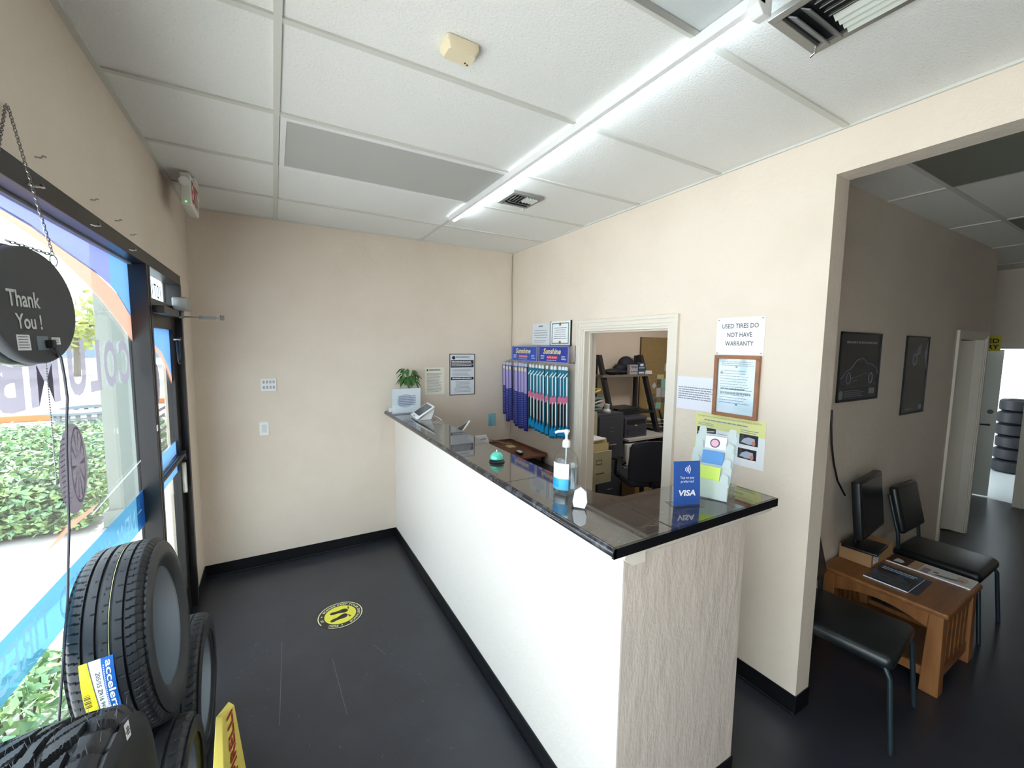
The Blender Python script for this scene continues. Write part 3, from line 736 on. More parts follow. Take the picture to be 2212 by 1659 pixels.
t, o, u, v, n = sheet('notice', 'smaller cream paper notice with grey print on the back wall', 'notice', (1.826, BW, 1.397), BU, BV, .203, .27, M('cream_paper', (236, 230, 214), .6))
m = MB(); lines(m, o+v*.215+u*.02, u, v, .16, .195, 17, .38, seed=1); m.build('print', GREYINK, t)
m = MB().slab(o+u*.02+v*.235, u, v, .015, .018, .0004); lines(m, o+u*.045+v*.255, u, v, .13, .02, 2, .5, seed=9); m.build('heading', BLACKINK, t)
t, o, u, v, n = sheet('notice', 'larger black-framed notice with two black bands on the back wall', 'notice', (2.085, BW, 1.378), BU, BV, .282, .425, M('pale_paper', (222, 226, 230), .5))
m = MB().slab(o, u, v, .282, .006, .003).slab(o+v*.419, u, v, .282, .006, .003).slab(o, u, v, .006, .425, .003).slab(o+u*.276, u, v, .006, .425, .003); m.build('frame', BLKP, t)
m = MB().slab(o+u*.014+v*.285, u, v, .254, .075, .0004).slab(o+u*.014+v*.155, u, v, .254, .03, .0004); m.cyl(o+u*.045+v*.385, o+u*.045+v*.385+n*.0006, .018); m.build('black_band', BLACKINK, t)
m = MB(); lines(m, o+u*.022+v*.352, u, v, .238, .058, 4, .45, .0012, 2, .1); lines(m, o+u*.03+v*.18, u, v, .22, .02, 1, .5, .0012, 3, .1); m.build('white_print', WHITEP, t)
m = MB(); lines(m, o+u*.03+v*.27, u, v, .22, .08, 6, .3, seed=4); lines(m, o+u*.07+v*.402, u, v, .19, .02, 1, .6, seed=6); lines(m, o+u*.05+v*.145, u, v, .19, .12, 9, .3, seed=5, cen=True); m.build('print', GREYINK, t)
t, o, u, v, n = sheet('sticky_note', 'blue sticky note on the back wall behind the counter', 'note', (2.53, BW, 1.02), BU, BV, .09, .135, M('aqua_paper', (140, 196, 206), .6))
m = MB().prism([(0, .0), (.05, .0), (.035, .06), (.03, .125)], o+n*.0004, u, v, .004); m.build('folded_corner', M('aqua_paper_dark', (118, 176, 190), .6), t)
# corner cable
m = MB().tube([(XR-.012, YB-.01, H-.02), (XR-.018, YB-.012, 2.6), (XR-.01, YB-.012, 2.2), (XR-.012, YB-.012, 1.7), (XR-.016, YB-.012, 1.2), (XR-.02, YB-.03, 1.0), (XR-.06, YB-.08, .875)], .0035, 6)
tag(m.build('corner_cable', M('cable_tan', (170, 158, 144), .6), smooth=True), 'thin cable running down the corner beside the wiper display', 'cable')
# right wall (u = -Y)
RW = XR-.0005; U = -Y3
t, o, u, v, n = sheet('certificate', 'plain grey-white certificate left of the green-bordered one', 'certificate', (RW, 3.53, 1.90), U, Z3, .295, .213, M('pale_paper', (222, 226, 230), .5), .012)
m = MB(); lines(m, o+u*.03+v*.15, u, v, .235, .09, 4, .25, seed=11, cen=True); lines(m, o+u*.03+v*.05, u, v, .235, .03, 2, .25, seed=12); lines(m, o+u*.11+v*.195, u, v, .08, .02, 1, .7, seed=13); m.build('print', GREYINK, t)
t, o, u, v, n = sheet('certificate', 'certificate with a dark green border and gold seals by the doorway', 'certificate', (RW, 3.215, 1.90), U, Z3, .298, .218, PAPER, .014)
m = MB()
for a_, b_, ww, hh in ((.02, .015, .258, .008), (.02, .195, .258, .008), (.02, .015, .010, .188), (.268, .015, .010, .188)): m.slab(o+u*a_+v*b_, u, v, ww, hh, .0004)
m.build('green_border', M('green_print', (64, 118, 88), .5), t)
m = MB()
for a_, b_ in ((.149, .192), (.149, .026)): m.prism(disc(.017, 10), o+u*a_+v*b_, u, v, .0008)
m.build('gold_seal', M('gold_seal', (150, 128, 74), .4, metal=.4), t)
m = MB(); lines(m, o+u*.05+v*.165, u, v, .2, .115, 6, .3, seed=14, cen=True); m.build('print', GREYINK, t)
m = MB().slab(o-u*.006-v*.004-n*.014, u, v, .006, .226, .014).slab(o+u*.298-v*.004-n*.014, u, v, .008, .226, .014).slab(o-v*.006-n*.014, u, v, .3, .006, .014); m.build('frame', BLKP, t)
t, o, u, v, n = sheet('warranty_sign', 'white paper sign reading USED TIRES DO NOT HAVE WARRANTY', 'sign', (RW, 1.532, 1.85), U, Z3, .277, .212)
text('USED TIRES DO', o+u*.1385+v*.165, u, v, .21, .026, M('sign_ink', (86, 86, 92), .6), t, bold=.012, lift=.0006)
text('NOT HAVE', o+u*.1385+v*.115, u, v, .145, .026, M('sign_ink', (86, 86, 92), .6), t, bold=.012, lift=.0006)
text('WARRANTY', o+u*.1385+v*.066, u, v, .165, .026, M('sign_ink', (86, 86, 92), .6), t, bold=.012, lift=.0006)
m = MB()
for a_, b_ in ((.012, .2), (.265, .203), (.01, .01), (.265, .012)): m.cyl(o+u*a_+v*b_, o+u*a_+v*b_+n*.006, .004, n=10)
m.build('push_pin', SILVER, t)
fr = thing('framed_licence', 'wood-framed document below the used tires sign', 'picture frame', (RW, 1.394, 1.67))
m = MB(); y0, y1, z0, z1, fw = 1.262, 1.525, 1.495, 1.848, .02
for a in ((y0, y1, z0, z0+fw), (y0, y1, z1-fw, z1), (y0, y0+fw, z0+fw, z1-fw), (y1-fw, y1, z0+fw, z1-fw)): m.box(RW-.022, RW, *a)
m.build('frame', M('oak_frame', (164, 112, 78), .4, wood=((146, 96, 64), (1, 1, 6))), fr, bevel=.002)
MB().box(RW-.008, RW-.001, y0+fw, y1-fw, z0+fw, z1-fw).build('document', M('document_paper', (232, 240, 246), .3, noise=(8, (214, 230, 232), .35, .6)), fr)
o = V(RW-.008, y1-fw, z0+fw); m = MB(); lines(m, o+U*.02+Z3*.30, U, Z3, .19, .03, 3, .35, seed=21); lines(m, o+U*.015+Z3*.25, U, Z3, .195, .2, 13, .22, seed=22); m.slab(o+U*.015+Z3*.225, U, Z3, .015, .015, .0006); m.cyl(o+U*.11+Z3*.27, o+U*.11+Z3*.27-X3*.0008, .007); m.build('print', GREYINK, fr)
m = MB(); lines(m, o+U*.02+Z3*.15, U, Z3, .19, .05, 2, .35, seed=23); m.prism([(0, 0), (.02, 0), (.01, .012)], o+U*.11+Z3*.05, U, Z3, .0006); m.build('handwriting', M('blue_grey_ink', (96, 128, 140), .6), fr)
MB().box(RW-.0105, RW-.009, y0+fw, y1-fw, z0+fw, z1-fw).build('glazing', CLEAR, fr)
t, o, u, v, n = sheet('surcharge_notice', 'white paper with a grey paragraph between doorway and wood frame', 'notice', (RW, 1.790, 1.50), U, Z3, .272, .208, M('lilac_white_paper', (232, 232, 242), .6))
m = MB(); lines(m, o+u*.012+v*.145, u, v, .25, .085, 6, .42, seed=31, ragged=.12); m.build('print', GREYINK, t)
t, o, u, v, n = sheet('headlight_poster', 'pale yellow headlight restoration poster on the wall behind the brochures', 'poster', (RW, 1.642, 1.225), U, Z3, .427, .268, M('poster_white', (236, 238, 240), .4), off=.0004, t=.0012)
m = MB().slab(o+v*.178, u, v, .427, .09, .0003).slab(o, u, v, .01, .18, .0003); m.build('yellow_header', M('poster_yellow', (226, 224, 150), .5), t)
m = MB(); text('Headlight Restoration is essential for your AUTOMOBILE SAFETY!', o+u*.21+v*.25, u, v, .39, .012, None, None, add=m, lift=.0008); lines(m, o+u*.06+v*.235, u, v, .3, .014, 1, .5, .0008, 41)
lines(m, o+u*.02+v*.21, u, v, .12, .02, 2, .35, .0008, 42); lines(m, o+u*.29+v*.21, u, v, .1, .022, 2, .4, .0008, 43); lines(m, o+u*.15+v*.16, u, v, .12, .1, 8, .3, .0008, 44); m.build('print', GREYINK, t)
m = MB()
for a_, b_, ww, hh in ((.015, .11, .125, .07), (.015, .03, .125, .065), (.285, .125, .105, .06), (.28, .045, .105, .058)): m.slab(o+u*a_+v*b_, u, v, ww, hh, .0006)
m.build('photograph', M('photo_black', (26, 30, 36), .3), t)
m = MB()
for a_, b_ in ((.335, .15), (.33, .07)): m.prism([(x*.04, y*.02) for x, y in ((-1, -.6), (-.6, .5), (0, 1), (.9, .8), (1, -.8), (0, -1))], o+u*a_+v*b_, u, v, .0009)
m.prism([(0, 0), (.11, .02), (.11, .028), (0, .01)], o+u*.02+v*.14, u, v, .0009)
m.build('headlight', M('headlight_grey', (176, 180, 200), .4), t)
m = MB()
for a_, b_ in ((.366, .14), (.361, .06)): m.prism(disc(.010, 12, 1, 1.3), o+u*a_+v*b_, u, v, .0011)
m.build('lamp_spot', M('lamp_pink', (206, 130, 118), .5), t)
# hall wall posters
HW = HY-.0005
def poster(label, x0, x1, z0, z1, bands):
    t, o, u, v, n = sheet('framed_poster', label, 'poster', (x0, HW, z0), X3, Z3, x1-x0, z1-z0, M('poster_black', (24, 27, 34), .25), .006)
    ww, hh = x1-x0, z1-z0; f = .01
    m = MB().slab(o, u, v, ww, f, .006).slab(o+v*(hh-f), u, v, ww, f, .006).slab(o, u, v, f, hh, .006).slab(o+u*(ww-f), u, v, f, hh, .006); m.build('frame', BLKP, t)
    return t, o, u, v, n, ww, hh
t, o, u, v, n, ww, hh = poster('wide dark poster with a sports car outline on the hall wall', 3.655, 4.255, 1.548, 2.004, 1)
m = MB(); lines(m, o+u*.08+v*(hh-.055), u, v, ww-.14, .018, 1, .8, .0008, 51, .05); m.build('title', M('dim_print', (150, 152, 150), .6), t)
car = [(.03, .15), (.10, .20), (.16, .215), (.25, .275), (.33, .285), (.41, .25), (.47, .245), (.55, .22), (.575, .18)]
CARL = M('car_highlight', (150, 156, 170), .4)
m = MB().tube([o+u*x+v*y+n*.001 for x, y in car], .0022, 5).tube([o+u*x+v*y+n*.001 for x, y in ((.17, .15), (.28, .165), (.42, .19))], .0014, 5).tube([o+u*x+v*y+n*.001 for x, y in ((.2, .135), (.27, .14))], .002, 5)
for cx_, cy_, r_ in ((.14, .155, .038), (.47, .15, .036)): m.tube([o+u*(cx_+r_*.8*math.cos(a))+v*(cy_+r_*math.sin(a))+n*.001 for a in [2*PI*i/20 for i in range(20)]], .0022, 5, True)
m.build('car_outline', CARL, t)
m = MB().prism([(.02, .1), (.03, .145), (.16, .2), (.25, .26), (.41, .24), (.57, .18), (.57, .13), (.2, .1)], o, u, v, .0006); m.build('car_body', M('car_dark', (36, 38, 46), .3), t)
m = MB().slab(o+u*.012+v*.012, u, v, ww-.024, .075, .0004); m.build('footer', M('footer_navy', (14, 30, 50), .3), t)
m = MB(); lines(m, o+u*.1+v*.075, u, v, .32, .05, 4, .35, .0012, 52, .3); m.slab(o+u*.46+v*.04, u, v, .09, .04, .001); m.prism(disc(.03, 20), o+u*.05+v*.045, u, v, .001); m.build('footer_print', M('dim_print', (150, 152, 150), .6), t)
t, o, u, v, n, ww, hh = poster('narrow dark poster with a small round logo on the hall wall', 4.717, 5.178, 1.39, 2.003, 1)
m = MB().prism(disc(.05, 20), o+u*.19+v*.43, u, v, .0008).prism([(0, 0), (.05, .09), (.11, .12), (.11, .04)], o+u*.19+v*.44, u, v, .001).prism([(0, 0), (.06, .12), (.06, -.12)], o+u*.38+v*.47, u, v, .001); m.slab(o+u*.36+v*.03, u, v, .06, .035, .001)
m.build('pale_emblem', M('dim_pale', (140, 144, 160), .5), t)
m = MB().prism(disc(.03, 16), o+u*.19+v*.43, u, v, .0016); m.build('emblem_centre', M('teal_dark', (20, 44, 50), .3), t)
m = MB(); lines(m, o+u*.07+v*.05, u, v, .18, .02, 1, .8, .0012, 53); m.build('footer_print', M('dim_print', (150, 152, 150), .6), t)
m = MB().tube([(3.61, HY-.006, 1.505), (3.62, HY-.006, 1.40), (3.64, HY-.008, 1.28), (3.68, HY-.012, 1.15), (3.73, HY-.02, 1.03), (3.78, HY-.05, .93)], .006, 8)
tag(m.build('monitor_cable', BLKP, smooth=True), 'black cable hanging down the hall wall to the monitor', 'cable')

# ================================================================== WIPER RACK
RX = 2.70
rack = thing('wiper_rack', 'wire display rack holding two rows of wiper blades', 'rack', (XR, 3.4, 1.74))
m = MB().tube([(RX+.03, 3.99-.05, 1.725), (RX+.03, 2.84, 1.725)], .004, 8).tube([(RX+.1, 3.93, 1.745), (RX+.1, 2.84, 1.745)], .004, 8)
for y in (3.93, 3.42, 2.85): m.tube([(XR-.001, y, 1.76), (RX+.03, y, 1.725)], .0035, 6).tube([(XR-.004, y, 1.76), (XR-.004, y, 1.9)], .0035, 6)
m.build('rails', CHROME, rack, smooth=True)
NAVY = M('header_navy', (34, 58, 158), .3)
for i, (y0, y1, zc, lab) in enumerate(((3.80, 3.325, 1.815, 'left'), (3.29, 2.835, 1.818, 'right'))):
    hd = thing('header_sign', 'blue Sunshine display header, the %s one of the pair' % lab, 'sign', (RX+.02, (y0+y1)/2, zc), 0, 'headers of the wiper display')
    o = V(RX+.03, y0, zc-.07); MB().slab(o, U, Z3, y0-y1, .142, .004).build('board', NAVY if i else M('header_blue', (30, 78, 184), .3), hd)
    MB().slab(o-Z3*.004, U, Z3, y0-y1, .006, .012).slab(o+Z3*.138, U, Z3, y0-y1, .005, .008).slab(o, U, Z3, .005, .142, .008).slab(o+U*(y0-y1-.005), U, Z3, .005, .142, .008).build('clear_rim', M('rim_lilac', (150, 150, 200), .3), hd)
    oo = o-X3*.004
    text('Sunshine', oo+U*(y0-y1)*.46+Z3*.098, U, Z3, (y0-y1)*.60, .052, M('pale_yellow_print', (244, 226, 140), .5), hd, bold=.02, shear=.25)
    MB().prism(rrect((y0-y1)*.38, .03, .014), oo+U*(y0-y1)*.47+Z3*.042, U, Z3, .0006).build('red_pill', M('pill_red', (206, 44, 84), .4), hd)
    text('SUPER BLADE', oo-X3*.0007+U*(y0-y1)*.47+Z3*.042, U, Z3, (y0-y1)*.32, .014, WHITEP, hd, bold=.01)
    m = MB(); lines(m, oo+U*.03+Z3*.06, U, Z3, .07, .04, 3, .4, .0008, 61); lines(m, oo+U*(y0-y1-.1)+Z3*.06, U, Z3, .07, .04, 3, .4, .0008, 62); lines(m, oo+U*(y0-y1)*.28+Z3*.02, U, Z3, (y0-y1)*.38, .01, 1, .5, .0008, 63); m.build('small_print', WHITEP, hd)
def wiper_a():
    t = thing('windshield_wiper', '', 'wiper blade', (0, 0, 0)); w2 = .024
    MB().box(-.006, .006, -w2, w2, -.66, -.03).build('sleeve', M('navy_sleeve', (30, 36, 120), .35), t, world=False)
    MB().box(-.0085, -.0062, -w2*.9, w2*.55, -.29, -.035).build('label', M('lavender_card', (176, 164, 214), .4), t, world=False)
    MB().box(-.0095, -.0085, -w2*.7, w2*.5, -.075, -.045).build('size_tag', M('cream_tag', (232, 222, 170), .5), t, world=False)
    m = MB()
    for k in range(18):
        for q in (-1, 1): m.box(-.0075, -.0062, q*.008-.0035, q*.008+.0035, -.31-k*.019, -.302-k*.019)
    m.build('dot_pattern', M('pale_blue_dots', (130, 150, 225), .4), t, world=False)
    MB().box(-.001, .001, -.018, .018, -.035, .0).tube([(0, 0, -.005), (0, 0, .012), (.03, 0, .018)], .002, 6).build('hanger', M('hanger_clear', (190, 200, 220), .2), t, world=False)
    return t
def wiper_b():
    t = thing('windshield_wiper', '', 'wiper blade', (0, 0, 0)); w2 = .021
    MB().box(-.006, .006, -w2, w2, -.66, -.03).build('case', M('teal_card', (20, 110, 134), .25), t, world=False)
    MB().box(-.0082, -.0062, -w2*.8, w2*.75, -.57, -.33).build('blade', BLKP, t, world=False)
    MB().box(-.0086, -.0062, -w2*.95, -w2*.35, -.55, -.09).build('white_stripe', M('stripe_white', (224, 240, 246), .3), t, world=False)
    MB().prism([(-.019, -.35), (.019, -.32), (.019, -.26), (-.019, -.29)], (-.0062, 0, 0), -Y3, Z3, .003).build('pink_patch', M('pink_print', (206, 110, 142), .4), t, world=False)
    MB().prism([(-.019, -.09), (.019, -.05), (.019, -.062), (-.019, -.105)], (-.0062, 0, 0), -Y3, Z3, .003).build('white_swash', M('stripe_white', (224, 240, 246), .3), t, world=False)
    MB().prism([(-.019, -.64), (.019, -.64), (.019, -.53), (.002, -.56), (-.019, -.60)], (-.0062, 0, 0), -Y3, Z3, .0035).build('bright_blue_tip', M('bright_blue', (20, 150, 214), .35), t, world=False)
    MB().box(-.001, .001, -.014, .014, -.035, .0).tube([(0, 0, -.005), (0, 0, .012), (.03, 0, .018)], .002, 6).build('hanger', M('hanger_white', (225, 232, 236), .3), t, world=False)
    return t
ordn = ['first', 'second', 'third', 'fourth', 'fifth', 'sixth', 'seventh', 'eighth', 'ninth', 'tenth', 'eleventh', 'twelfth']
pa, pb = wiper_a(), wiper_b()
YA = [3.925, 3.86, 3.80, 3.745, 3.67, 3.605, 3.545, 3.49, 3.45]
for i, y in enumerate(YA):
    o = pa if i == 0 else copy_tree(pa)
    o.location = (RX+.002*(i % 3)+(.03 if i in (3, 8) else 0), y, 1.715); o.rotation_euler = (0, math.radians(-1.5), math.radians(14))
    if i > 0: o.scale = (1, 1, [1, .97, .93, .98, 1.0, 1.02, 1.0, 1.03, .98][i])
    o['label'] = 'navy and lavender packaged wiper, %s from the left' % ordn[i]; o['group'] = 'navy wiper blades on the left of the rack'
pa.scale = (1, 1, .86)
YB_ = [3.40, 3.352, 3.29, 3.238, 3.186, 3.118, 3.04, 2.992, 2.946, 2.90, 2.854]
for i, y in enumerate(YB_):
    o = pb if i == 0 else copy_tree(pb)
    o.location = (RX+.002*(i % 2)+(.02 if i > 7 else 0), y, 1.712); o.rotation_euler = (0, math.radians(-1.5), math.radians(14))
    o.scale = (1, 1.05, [.93, .95, .965, .97, .98, .985, 1.0, .985, .97, .96, .95][i])
    o['label'] = 'teal packaged wiper with bright blue tip, %s teal one from the left' % ordn[i]; o['group'] = 'teal wiper blades on the right of the rack'

# ================================================================== ROUND SIGN IN THE WINDOW
ckm = Matrix.Translation((.10, 1.29, 1.957)) @ Matrix.Rotation(-.2, 4, 'Z') @ Matrix.Rotation(-.045, 4, 'Y')
ck = thing('round_sign', 'round grey sign back lettered Thank You hung by chains in the window', 'sign', mat4=ckm)
def xlathe(mb, prof, n=48):
    rings = []
    for r, x in prof:
        if r < 1e-6: rings.append([mb.bm.verts.new((x, 0, 0))])
        else: rings.append([mb.bm.verts.new((x, r*math.cos(2*PI*j/n), r*math.sin(2*PI*j/n))) for j in range(n)])
    for A, B in zip(rings, rings[1:]):
        for j in range(n):
            f = []
            for q in (A[j % len(A)], A[(j+1) % len(A)], B[(j+1) % len(B)], B[j % len(B)]):
                if q not in f: f.append(q)
            if len(f) > 2: mb.bm.faces.new(f)
    return mb
xlathe(MB(), [(0, 0), (.120, 0), (.123, -.004), (.124, -.02)]).build('back_plate', M('sign_grey', (66, 68, 72), .5), ck, smooth=True, world=False)
xlathe(MB(), [(.124, -.02), (.128, -.03), (.128, -.045), (.124, -.05), (.126, -.055), (.124, -.085), (.118, -.09), (0, -.09)]).build('rim', M('sign_rim', (38, 40, 44), .18), ck, smooth=True, world=False)
SF = M('pale_lettering', (214, 216, 214), .5)
text('Thank', (0, -.033, .012), Y3, Z3, .086, .034, SF, ck, bold=.02, world=False)
text('You !', (0, -.028, -.034), Y3, Z3, .070, .032, SF, ck, bold=.02, world=False)
for nm, y, z, w_, h_ in (('warning_label', -.050, -.078, .034, .032), ('rating_label', .042, -.074, .026, .016)):
    MB().slab((.0002, y-w_/2, z-h_/2), Y3, Z3, w_, h_, .0006).build(nm, PAPER, ck, world=False)
    m = MB(); lines(m, (.0008, y-w_/2+.003, z+h_/2-.002), Y3, Z3, w_-.006, h_-.004, 5 if h_ > .02 else 3, .4, .0003, 71); m.build('print', GREYINK, ck, world=False)
MB().box(-.001, .0006, -.014, .018, -.094, -.064).build('socket_recess', M('socket_grey', (120, 134, 146), .4), ck, world=False)
MB().box(.0006, .014, .008, .02, -.09, -.072).build('plug', BLKP, ck, bevel=.002, world=False)
MB().tube([(.003, .066+.012*math.cos(a), .108+.012*math.sin(a)) for a in [2*PI*i/16 for i in range(16)]], .0012, 5, True).build('hanging_ring', CHROME, ck, smooth=True, world=False)
def chain(mb, p0, p1, link=.012, r=.0011):
    p0, p1 = Vector(p0), Vector(p1); d = p1-p0; n = max(2, int(d.length/(link*.78))); dn = d.normalized(); a = dn.orthogonal().normalized(); b = dn.cross(a)
    for i in range(n):
        cc = p0+d*((i+.5)/n); s1 = a if i % 2 else b
        mb.tube([cc+dn*link*.5*math.cos(t)+s1*link*.25*math.sin(t) for t in [2*PI*k/8 for k in range(8)]], r, 4, True)
rg = ckm @ V(.003, .066, .12)
h1 = V(.004, 1.52, 2.445)
for nm, pts, lab in (('right', [h1, rg], 'thin steel chain from wall hook to the ring of the round sign'), ('left', [h1-V(0, .01, 0), V(.06, 1.24, 2.12), V(.09, 1.18, 2.055)], 'thin steel chain from wall hook to the left of the round sign'),
                    ('top', [rg, ckm @ V(-.01, -.04, .128)], 'slack steel chain lying over the top of the round sign')):
    m = MB()
    for p, q in zip(pts, pts[1:]): chain(m, p, q)
    tag(m.build('hanging_chain', M('chain_steel', (150, 150, 150), .3, metal=.9), smooth=True), lab, 'chain')
m = MB().tube([ckm @ V(.012, .014, -.088), (.115, 1.338, 1.845), (.105, 1.38, 1.80), (.085, 1.45, 1.74), (.065, 1.50, 1.685), (.055, 1.515, 1.60), (.048, 1.525, 1.50), (.042, 1.53, 1.38), (.035, 1.525, 1.27), (.03, 1.52, 1.178), (.015, 1.51, 1.02), (0, 1.50, .86), (-.03, 1.50, .5), (-.05, 1.50, .1)], .003, 6)
tag(m.build('power_cord', M('cord_violet_black', (34, 32, 52), .4), smooth=True), 'thin dark cord hanging from the plug of the round sign', 'cord')
m = MB().tube([(0, 1.608, 1.90), (0, 1.608, 1.49)], .0008, 4)
for i in range(58):
    m.sphere((.0, 1.608, 1.90-i*.0071), .0022, n=6)
m.sphere((.0, 1.608, 1.90-58*.0071), .005, n=8)
tag(m.build('pull_chain_beads', M('bead_grey', (130, 130, 132), .4, metal=.4)), 'beaded pull chain hanging behind the round sign', 'chain')

# ================================================================== TIRES
def tire_bm(R, w, rim, fn, nth=360, nt=61, crown=.006, sh=.18):
    """closed tyre about the local X axis. fn(t, theta) -> tread depth cut"""
    b = bmesh.new(); tw = w*.88; prof = []
    for i in range(nt):
        t = -1+2*i/(nt-1); e = max(0, abs(t)-(1-sh))/sh
        prof.append((t*tw/2, R-crown*t*t-.035*R/.32*e*e*.55, t))
    side = [(w*.47, R*.925), (w*.495, R*.87), (w*.5, R*.80), (w*.485, R*.735), (w*.455, rim+.022), (w*.43, rim+.006), (w*.40, rim), (w*.375, rim+.001), (w*.37, rim+.012), (w*.43, rim+.04), (w*.44, R*.85), (w*.40, R-.028), (w*.2, R-.022), (0, R-.020)]
    full = prof+[(s, r, None) for s, r in side]+[(-s, r, None) for s, r in side[::-1][1:]]
    rows = []
    for j in range(nth):
        th = 2*PI*j/nth; cs, sn = math.cos(th), math.sin(th)
        rows.append([b.verts.new((s, (r-(fn(t, th) if t is not None else 0))*cs, (r-(fn(t, th) if t is not None else 0))*sn)) for s, r, t in full])
    k = len(full); ln = nt+7
    fo = []; fi = []
    for j in range(nth):
        A, B = rows[j], rows[(j+1) % nth]
        for i in range(k):
            f = b.faces.new((A[i], A[(i+1) % k], B[(i+1) % k], B[i]))
            (fi if nt+7 <= i < k-8 else fo).append(f)
    return b, fi
def make_tire(label, C, yaw, tilt, R, w, rim, fn, nth=360, nt=61, group=None, **kw):
    a = V(math.cos(yaw)*math.cos(tilt), math.sin(yaw)*math.cos(tilt), math.sin(tilt)); e1 = Z3.cross(a).normalized(); e2 = a.cross(e1)
    m4 = Matrix((a, e1, e2)).transposed().to_4x4(); m4.translation = C
    t = thing('tire', label, 'tire', mat4=m4, group=group)
    b, fi = tire_bm(R, w, rim, fn, nth, nt, **kw)
    mb = MB(); mb.bm.free(); mb.bm = b
    me = bpy.data.meshes.new('tread_and_sidewall'); inner = set(fi)
    for f in b.faces: f.material_index = 0; f.smooth = True
    # inner liner becomes its own part
    ib = MB(); mp = {}
    for f in fi:
        ib.bm.faces.new([mp.setdefault(q, None) or mp.__setitem__(q, ib.bm.verts.new(q.co)) or mp[q] for q in f.verts])
    bmesh.ops.delete(b, geom=list(inner), context='FACES')
    mb.build('tread_and_sidewall', RUBBER, t, smooth=True, world=False)
    ib.build('inner_liner', LINER, t, smooth=True, world=False)
    return t
def frac(x): return x-math.floor(x)
def road(t, th, K=74, gr=(-.52, -.17, .17, .52), gd=.0075):
    d = 0
    for g_ in gr:
        if abs(t-g_) < .034: d = gd
    if abs(t) > .60:
        if frac(K*th/(2*PI)+abs(t)*.9) < .15: d = max(d, .004)
    elif frac(K/2*th/(2*PI)+(.35 if t > 0 else 0)) < .05 and frac(t*3) < .5: d = max(d, .003)
    return d
t1C = (.080, 1.88, .845)
t1 = make_tire('large new road tire with a yellow and blue sticker on its tread', t1C, .01, .10, .316, .200, .203, road, nth=592, nt=71)
def on_tread(s, th, R=.3175): return V(s, R*math.cos(th), R*math.sin(th))
def patch(parent, name, mat, s0, s1, a0, a1, R, curve=None, label=None):
    m = MB(); ns, na = 6, 16; g_ = []
    for i in range(na+1):
        th = a0+(a1-a0)*i/na
        l_ = s0(th) if callable(s0) else s0; h_ = s1(th) if callable(s1) else s1
        g_.append([m.bm.verts.new(on_tread(l_+(h_-l_)*j/ns, th, R)) for j in range(ns+1)])
    for A, B in zip(g_, g_[1:]):
        for j in range(ns): m.bm.faces.new((A[j], A[j+1], B[j+1], B[j]))
    m.build(name, mat, parent, smooth=True, world=False, label=label)
A0, A1 = 2.78, 3.42
cv = lambda th: -.034+.010*math.sin((th-A0)/(A1-A0)*2.2)
cv2 = lambda th: -.006+.003*math.sin((th-A0)/(A1-A0)*2.2)
patch(t1, 'sticker_yellow', M('sticker_yellow', (240, 222, 40), .35), -.053, cv, A0, A1, .3182)
patch(t1, 'sticker_white', M('sticker_white', (232, 234, 238), .35), cv, cv2, A0, A1, .3182)
patch(t1, 'sticker_blue', M('sticker_blue', (18, 100, 190), .35), cv2, .022, A0, A1, .3182)
patch(t1, 'sticker_rule', M('rule_grey', (90, 92, 96), .5), lambda th: cv(th)-.001, lambda th: cv(th)+.0012, A0, A1, .3186)
def wrap(s_c, a_c, R=.3188): return lambda x, y: on_tread(s_c+y, a_c+x/R, R)
text('accelera', None or (0, 0, 0), X3, Y3, .155, .0155, WHITEP, t1, name='sticker_brand', bold=.02, warp=wrap(.0115, A0+.27), world=False)
text('205/55 ZR16 94W XL', (0, 0, 0), X3, Y3, .145, .0095, BLACKINK, t1, name='sticker_size', warp=wrap(-.0145, A0+.34), world=False)
m = MB(); sw_ = wrap(-.0005, A0+.28)
for k in range(24):
    x = -.07+k*.006; m.faces([sw_(x, -.0016), sw_(x+.0036, -.0016), sw_(x+.0036, .0012), sw_(x, .0012)], [(0, 1, 2, 3)])
m.build('sticker_small_print', WHITEP, t1, world=False)
m = MB(); sw_ = wrap(-.043, A0+.28)
for k in range(9):
    x = k*.0045; m.faces([sw_(x, -.008), sw_(x+.0012+.001*(k % 3), -.008), sw_(x+.0012+.001*(k % 3), .006), sw_(x, .006)], [(0, 1, 2, 3)])
m.build('sticker_barcode_pattern', BLACKINK, t1, world=False)
m = MB(); g_ = []
for i in range(161):
    th = 2*PI*i/160; g_.append([m.bm.verts.new(on_tread(s, th, .3166)) for s in (.012, .0138)])
for A, B in zip(g_, g_[1:]): m.bm.faces.new((A[0], A[1], B[1], B[0]))
m.build('paint_stripe', M('tyre_stripe', (176, 178, 130), .6), t1, world=False, label='thin pale yellow stripe')
def side_text(s, R, a_mid, w_, h_, x, parent, mat=M('raised_rubber', (62, 64, 70), .35)):
    # lettering standing on the outer sidewall, tops outward, read clockwise from +X
    text(s, (0, 0, 0), X3, Y3, w_, h_, mat, parent, name='sidewall_lettering', bold=.02, warp=lambda a, d: V(x, (R+d)*math.cos(a_mid+a/R), (R+d)*math.sin(a_mid+a/R)), world=False)
side_text('ATV6 ATU', .268, .9, .12, .018, .1028, t1) if 0 else None
text('DTA 6VT', (0, 0, 0), X3, Y3, .14, .017, M('raised_rubber', (62, 64, 70), .35), t1, name='sidewall_lettering', bold=.02, world=False,
     warp=lambda a, d: V(.1032, (.256+d)*math.cos(.78-a/.256), (.256+d)*math.sin(.78-a/.256)))
# smaller road tire standing on the floor behind
make_tire('narrow used road tire standing on the floor nearest the glass door', (.135, 2.262, .305), .0, .0, .305, .18, .20, lambda t, th: road(t, th, 56, (-.4, 0, .4), .006), nth=448, nt=51, group=None)
